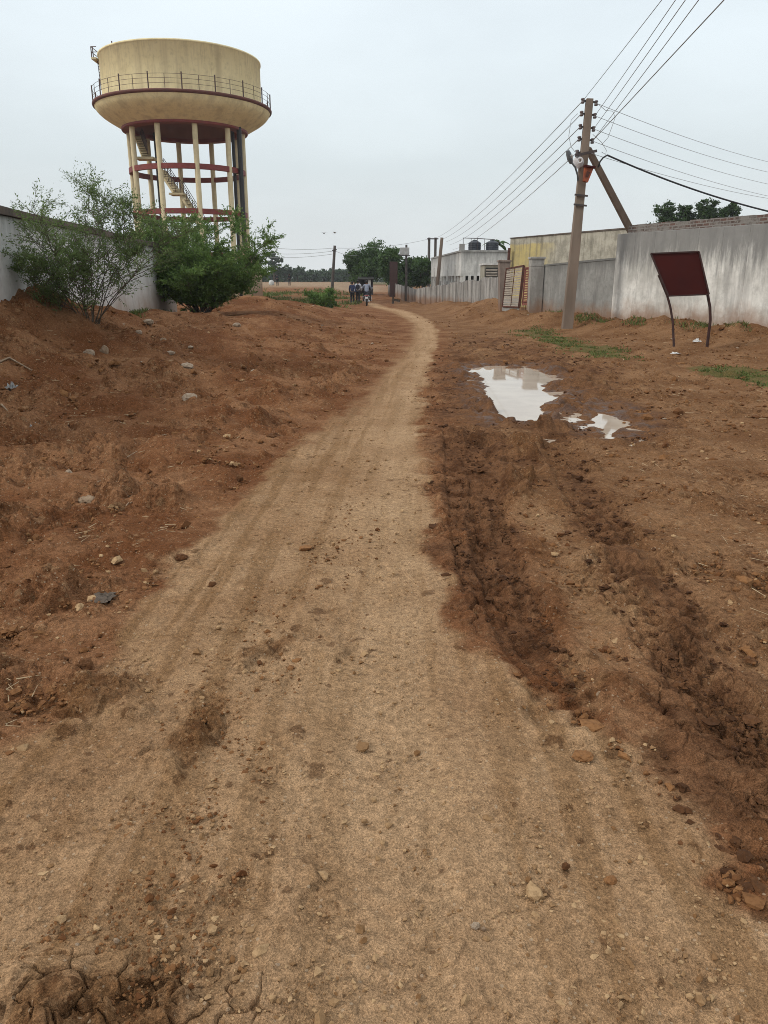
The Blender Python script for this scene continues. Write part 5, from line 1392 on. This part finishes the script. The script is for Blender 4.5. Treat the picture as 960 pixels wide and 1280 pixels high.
RAD = dict(pel=(.15, .11), wst=(.13, .095), chs=(.16, .11), nbs=(.09, .08), nck=(.055, .058), hd=(.078, .092), crn=(.055, .065), nose=.016, earl=.018, earr=.018,
           shl=.062, shr=.062, ell=.045, elr=.045, wrl=.030, wrr=.030, hal=.036, har=.036, hpl=.088, hpr=.088, knl=.058, knr=.058, anl=.038, anr=.038, tol=.034, tor=.034)
EDG = [('pel', 'wst'), ('wst', 'chs'), ('chs', 'nbs'), ('nbs', 'nck'), ('nck', 'hd'), ('hd', 'crn'), ('hd', 'nose'), ('hd', 'earl'), ('hd', 'earr')]
for s in 'lr': EDG += [('nbs', 'sh' + s), ('sh' + s, 'el' + s), ('el' + s, 'wr' + s), ('wr' + s, 'ha' + s), ('pel', 'hp' + s), ('hp' + s, 'kn' + s), ('kn' + s, 'an' + s), ('an' + s, 'to' + s)]
FINGERS = [(-.03, .085, .0), (-.01, .095, .0), (.01, .09, .0), (.028, .075, .0), (.04, .03, .03)]
def person(loc, label, pose, shirt, trousers, rot=0.0, hgt=1.65, bag=None, name='person', short=False):
    P = dict(J); P.update(nose=(0, .125, 1.55), earl=(-.085, .02, 1.56), earr=(.085, .02, 1.56))
    P.update(shl=(-.18, 0, 1.37), shr=(.18, 0, 1.37), ell=(-.23, -.02, 1.11), elr=(.23, -.02, 1.11), wrl=(-.24, .05, .88), wrr=(.24, .05, .88), hal=(-.24, .07, .80), har=(.24, .07, .80),
             hpl=(-.085, 0, .88), hpr=(.085, 0, .88), knl=(-.095, .02, .49), knr=(.095, .02, .49), anl=(-.095, 0, .08), anr=(.095, 0, .08), tol=(-.10, .14, .035), tor=(.10, .14, .035))
    P.update(pose); k = hgt / 1.67; ca, sa = math.cos(rot), math.sin(rot); L = Vector(loc)
    def W(v): x, y, z = v; return L + Vector(((x * ca - y * sa) * k, (x * sa + y * ca) * k, z * k))
    th = thing(name, loc, label, 'person')
    def chain(nm, keys, edges, grow, mat, rootk):
        keys = list(keys); me = skin_mesh(nm, [W(P[q]) for q in keys], [(keys.index(a), keys.index(c)) for a, c in edges if a in keys and c in keys],
                                          [tuple((r_ + grow) * k for r_ in (RAD[q] if hasattr(RAD[q], '__len__') else (RAD[q],) * 2)) for q in keys], 1, keys.index(rootk))
        return link(nm, me, MAT[mat], th)
    # fingers are grown out of the palms of the same mesh
    keys = list(P); edges = list(EDG); Rx = dict(RAD)
    for s, sg in (('l', -1), ('r', 1)):
        hx, hy, hz = P['ha' + s]; wx_, wy_, wz_ = P['wr' + s]; d = (Vector((hx, hy, hz)) - Vector((wx_, wy_, wz_))).normalized()
        sd_ = Vector((0, 1, 0)); sd_ = (sd_ - d * sd_.dot(d)).normalized()
        for i, (u, ln, of) in enumerate(FINGERS):
            a = Vector((hx, hy, hz)) + sd_ * u; t_ = a + d * ln + Vector((-sg * .012, .01, 0)) + sd_ * of
            P[f'f{s}{i}'] = tuple(t_); RAD[f'f{s}{i}'] = .010; edges.append(('ha' + s, f'f{s}{i}')); keys.append(f'f{s}{i}')
    chain('body', keys, edges, 0, 'skin', 'pel')
    top = ['pel', 'wst', 'chs', 'nbs', 'shl', 'shr', 'ell', 'elr'] + ([] if short else ['wrl', 'wrr'])
    chain('shirt', top, EDG, .016, shirt, 'pel')
    chain('trousers', ['pel', 'hpl', 'hpr', 'knl', 'knr', 'anl', 'anr'], EDG, .020, trousers, 'pel')
    for s in 'lr': 
        a, t_ = W(P['an' + s]), W(P['to' + s]); MB().tube([a + (a - t_) * .3 - Vector((0, 0, .035)), a - Vector((0, 0, .02)), t_, t_ + (t_ - a) * .25], [.04, .055, .048, .03], 8).build('shoe', MAT['dark_cloth'], th)
    h = W(P['hd']); cr = W(P['crn']); mb = MB(); mb.lump(h.lerp(cr, .55) + (W((0, -.03, 0)) - W((0, 0, 0))), .105 * k, .115 * k, .105 * k, 5, 2, .06); mb.build('hair', MAT['hair'], th)
    if bag:
        c = (W(P['chs']) + W(P['wst'])) * .5 + (W((0, -.17, .05)) - W((0, 0, 0))); mb = MB(); mb.lump(c, .15 * k, .10 * k, .21 * k, 9, 2, .08); o = mb.build('backpack', MAT[bag], None, c)
        props(o, 'dark backpack worn by the white-shirted person', 'backpack')
    return th
def feet(px, Y): v = PX(px, 378, Y); return (v.x, v.y, zg(v.x, v.y) + .0)
walk1 = dict(anl=(-.09, -.22, .13), knl=(-.09, .05, .50), tol=(-.09, -.12, .03), anr=(.09, .16, .08), knr=(.09, .12, .49), tor=(.09, .30, .05), ell=(-.23, .08, 1.12), wrl=(-.22, .22, .94), hal=(-.22, .27, .88), elr=(.23, -.10, 1.12), wrr=(.24, -.12, .88), har=(.24, -.11, .80))
walk2 = dict(anr=(.09, -.20, .13), knr=(.09, .04, .50), tor=(.09, -.10, .03), anl=(-.09, .15, .08), knl=(-.09, .12, .49), tol=(-.09, .29, .05), elr=(.24, .06, 1.12), wrr=(.23, .2, .94), har=(.23, .25, .88), ell=(-.24, -.10, 1.12), wrl=(-.25, -.12, .88), hal=(-.25, -.11, .80))
person(feet(440.5, 59.5), 'person in a navy shirt and dark trousers walking away, left of the white-shirted one', walk1, 'navy', 'dark_cloth', 0, 1.62)
person(feet(447.5, 60.5), 'person in a white shirt and dark trousers walking away beside the motorcycle', walk2, 'white_cloth', 'dark_cloth', 0, 1.72, 'bag')
b = feet(458.5, 56); B = Vector(b)
ride = dict(pel=(0, -.12, .86), wst=(0, -.10, 1.0), chs=(0, -.02, 1.20), nbs=(0, .02, 1.34), nck=(0, .03, 1.40), hd=(0, .05, 1.50), crn=(0, .04, 1.58), nose=(0, .15, 1.49), earl=(-.085, .05, 1.5), earr=(.085, .05, 1.5),
            shl=(-.19, .02, 1.31), shr=(.19, .02, 1.31), ell=(-.30, .16, 1.10), elr=(.30, .16, 1.10), wrl=(-.31, .38, 1.04), wrr=(.31, .38, 1.04), hal=(-.31, .46, 1.04), har=(.31, .46, 1.04),
            hpl=(-.10, -.08, .84), hpr=(.10, -.08, .84), knl=(-.21, .28, .72), knr=(.21, .28, .72), anl=(-.22, .12, .36), anr=(.22, .12, .36), tol=(-.22, .26, .33), tor=(.22, .26, .33))
person(b, 'person in a grey blue shirt riding the motorcycle, seen from behind', ride, 'blue_grey', 'dark_cloth', 0, 1.76, name='person')
mc = thing('motorcycle', b, 'dark motorcycle with a pale rear plate being ridden away up the lane', 'motorcycle')
for dy, nm in ((-.66, 'r'), (.66, 'f')):
    c = B + Vector((0, dy, .30)); wl = MB().torus(c, .25, .05, (1, 0, 0), 24, 8).build('wheel', MAT['tyre'], mc)
    rim = MB().torus(c, .20, .018, (1, 0, 0), 24, 6); rim.tube([c - Vector((.06, 0, 0)), c + Vector((.06, 0, 0))], .05, 10)
    for s in range(6): a = s * PI / 3; rim.tube([c, c + Vector((0, math.cos(a) * .2, math.sin(a) * .2))], .012, 5)
    rim.build('rim', MAT['steel'], wl)
    if nm == 'r':
        for s in (-.11, .11): MB().beam(c + Vector((s, 0, 0)), B + Vector((s, -.45, .72)), .04, .04, (0, 1, 0)).build('shock', MAT['steel'], mc)
    else:
        for s in (-.09, .09): MB().tube([c + Vector((s, 0, 0)), B + Vector((s, .42, .95))], .025, 7).build('fork', MAT['steel'], mc)
MB().lump(B + Vector((0, .22, .78)), .16, .27, .15, 2, 3, .05).build('fuel_tank', MAT['bike'], mc)
MB().lump(B + Vector((0, .08, .45)), .15, .24, .18, 4, 3, .18).build('engine', MAT['iron'], mc)
MB().beam(B + Vector((0, .42, .86)), B + Vector((0, -.55, .62)), .12, .14).build('frame', MAT['bike'], mc)
MB().lump(B + Vector((0, -.28, .76)), .15, .42, .07, 6, 3, .04).build('seat', MAT['dark_cloth'], mc)
MB().lathe((0, 0, 0), [(0, 0)], 3) if False else None
fnd = MB(); vs = []
for i in range(9):
    a = R(30 + i * 17); c = B + Vector((0, -.66, .30)); r_ = .335
    vs += [c + Vector((sx_ * .075, -math.cos(a) * r_ * 1.0 if False else math.cos(a) * r_ * -1, math.sin(a) * r_)) for sx_ in (-1, 1)]
fnd.add(vs, [(2 * i, 2 * i + 1, 2 * i + 3, 2 * i + 2) for i in range(8)]); fo = fnd.build('mudguard', MAT['bike'], mc); sm = fo.modifiers.new('thick', 'SOLIDIFY'); sm.thickness = .012
MB().box((B.x - .11, B.y - .96, B.z + .50), (B.x + .11, B.y - .945, B.z + .62)).build('number_plate', MAT['plate'], mc, bevel=.004)
MB().lump(B + Vector((0, -.82, .70)), .09, .05, .045, 7, 2, .03).build('tail_light', MAT['tail'], mc)
MB().tube([B + Vector((-.36, .40, 1.03)), B + Vector((-.14, .48, 1.03)), B + Vector((.14, .48, 1.03)), B + Vector((.36, .40, 1.03))], .018, 7).build('handlebar', MAT['iron'], mc)
for s in (-1, 1):
    p = B + Vector((s * .30, .44, 1.04)); q = p + Vector((s * .10, 0, .16)); mm = MB().tube([p, q], .008, 5).build('mirror', MAT['iron'], mc); MB().lump(q, .055, .02, .04, 3, 2, .02).build('mirror_glass', MAT['steel'], mm)
    MB().tube([B + Vector((s * .08, .10, .34)), B + Vector((s * .25, .12, .33))], .02, 6).build('footrest', MAT['iron'], mc)
    MB().lump(B + Vector((s * .10, -.62, .70)) + Vector((s * .06, -.1, 0)), .03, .04, .03, 8, 2, .02).build('indicator', MAT['orange'], mc)
MB().tube([B + Vector((.12, .25, .30)), B + Vector((.17, -.2, .28)), B + Vector((.19, -.85, .36))], [.03, .045, .05], 10).build('exhaust', MAT['steel'], mc)
for s in (-1, 1):
    MB().tube([B + Vector((s * .10, .30, .62)), B + Vector((s * .34, .26, .60)), B + Vector((s * .36, .24, .36)), B + Vector((s * .10, .20, .30))], .02, 6).build('crash_guard', MAT['steel'], mc)
    MB().lump(B + Vector((s * .17, -.42, .58)), .07, .26, .13, 11, 3, .04).build('side_cover', MAT['bike'], mc)
MB().lump(B + Vector((0, .56, .88)), .10, .07, .11, 9, 2, .03).build('headlight', MAT['bike'], mc)
for px, lab, pz in ((347, 'distant dark figure bending on the pale ground, left of the other one', dict(chs=(0, .10, 1.24), nbs=(0, .2, 1.34), nck=(0, .24, 1.38), hd=(0, .29, 1.45), crn=(0, .33, 1.52), nose=(0, .39, 1.42), earl=(-.08, .3, 1.45), earr=(.08, .3, 1.45), shl=(-.18, .18, 1.31), shr=(.18, .18, 1.31), ell=(-.2, .25, 1.06), elr=(.2, .25, 1.06), wrl=(-.18, .35, .86), wrr=(.18, .35, .86), hal=(-.18, .38, .79), har=(.18, .38, .79))),
                    (362, 'distant dark figure standing upright on the pale ground, nearer the far pole', {})):
    v = PX(px, 357, 112); person((v.x, 112, zg(v.x, 112)), lab, pz, 'dark_cloth', 'dark_cloth', .4, 1.6)
v = PX(339.5, 357, 113); z_ = zg(v.x, 113); o = MB().lump((v.x, 113, z_ + .3), .38, .3, .42, 12, 3, .15).build('white_sack', MAT['sheet'], None, (v.x, 113, z_)); props(o, 'pale full sack on the far ground beside the bending figure', 'sack')

# birds
for px, py, Y, s, rot, lab in ((405, 291.5, 70, .17, .3, 'dark bird in flight above the far pole, left of the other'), (418.5, 291, 74, .15, 1.2, 'paler bird gliding right of the dark one in the sky')):
    c = PX(px, py, Y); mb = MB()
    mb.lump(c, s * .38, s * 1.0, s * .34, 1, 2, .05, rot)
    for sg in (-1, 1):
        u = Matrix.Rotation(rot, 3, 'Z') @ Vector((sg, 0, 0)); f = Matrix.Rotation(rot, 3, 'Z') @ Vector((0, 1, 0))
        a = [c + f * s * .5, c + u * s * 1.1 + f * s * .55 + Vector((0, 0, s * .55)), c + u * s * 2.3 + f * .0 + Vector((0, 0, s * .35)), c + u * s * 1.0 - f * s * .35 + Vector((0, 0, s * .45)), c - f * s * .4]
        mb.add(a, [(0, 1, 3, 4), (1, 2, 3)])
    o = mb.build('bird', MAT['iron'] if rot < 1 else MAT['stone_grey'], None, c); props(o, lab, 'bird', 'birds in the sky')

# ------------------------------------------------------------------ the air
m = M('haze'); m.t.nodes.remove(m.geo); pv = m.n('ShaderNodeVolumePrincipled'); pv.inputs['Color'].default_value = (.93, .96, 1, 1); pv.inputs['Density'].default_value = .0004; pv.inputs['Anisotropy'].default_value = .1
m.l(pv.outputs[0], m.out.inputs['Volume']); HZ = m.m
HAZE = True
if HAZE:
    hb = MB().box((-660, -80, -2.0), (660, 720, 22)).build('haze', HZ); props(hb, kind='stuff')
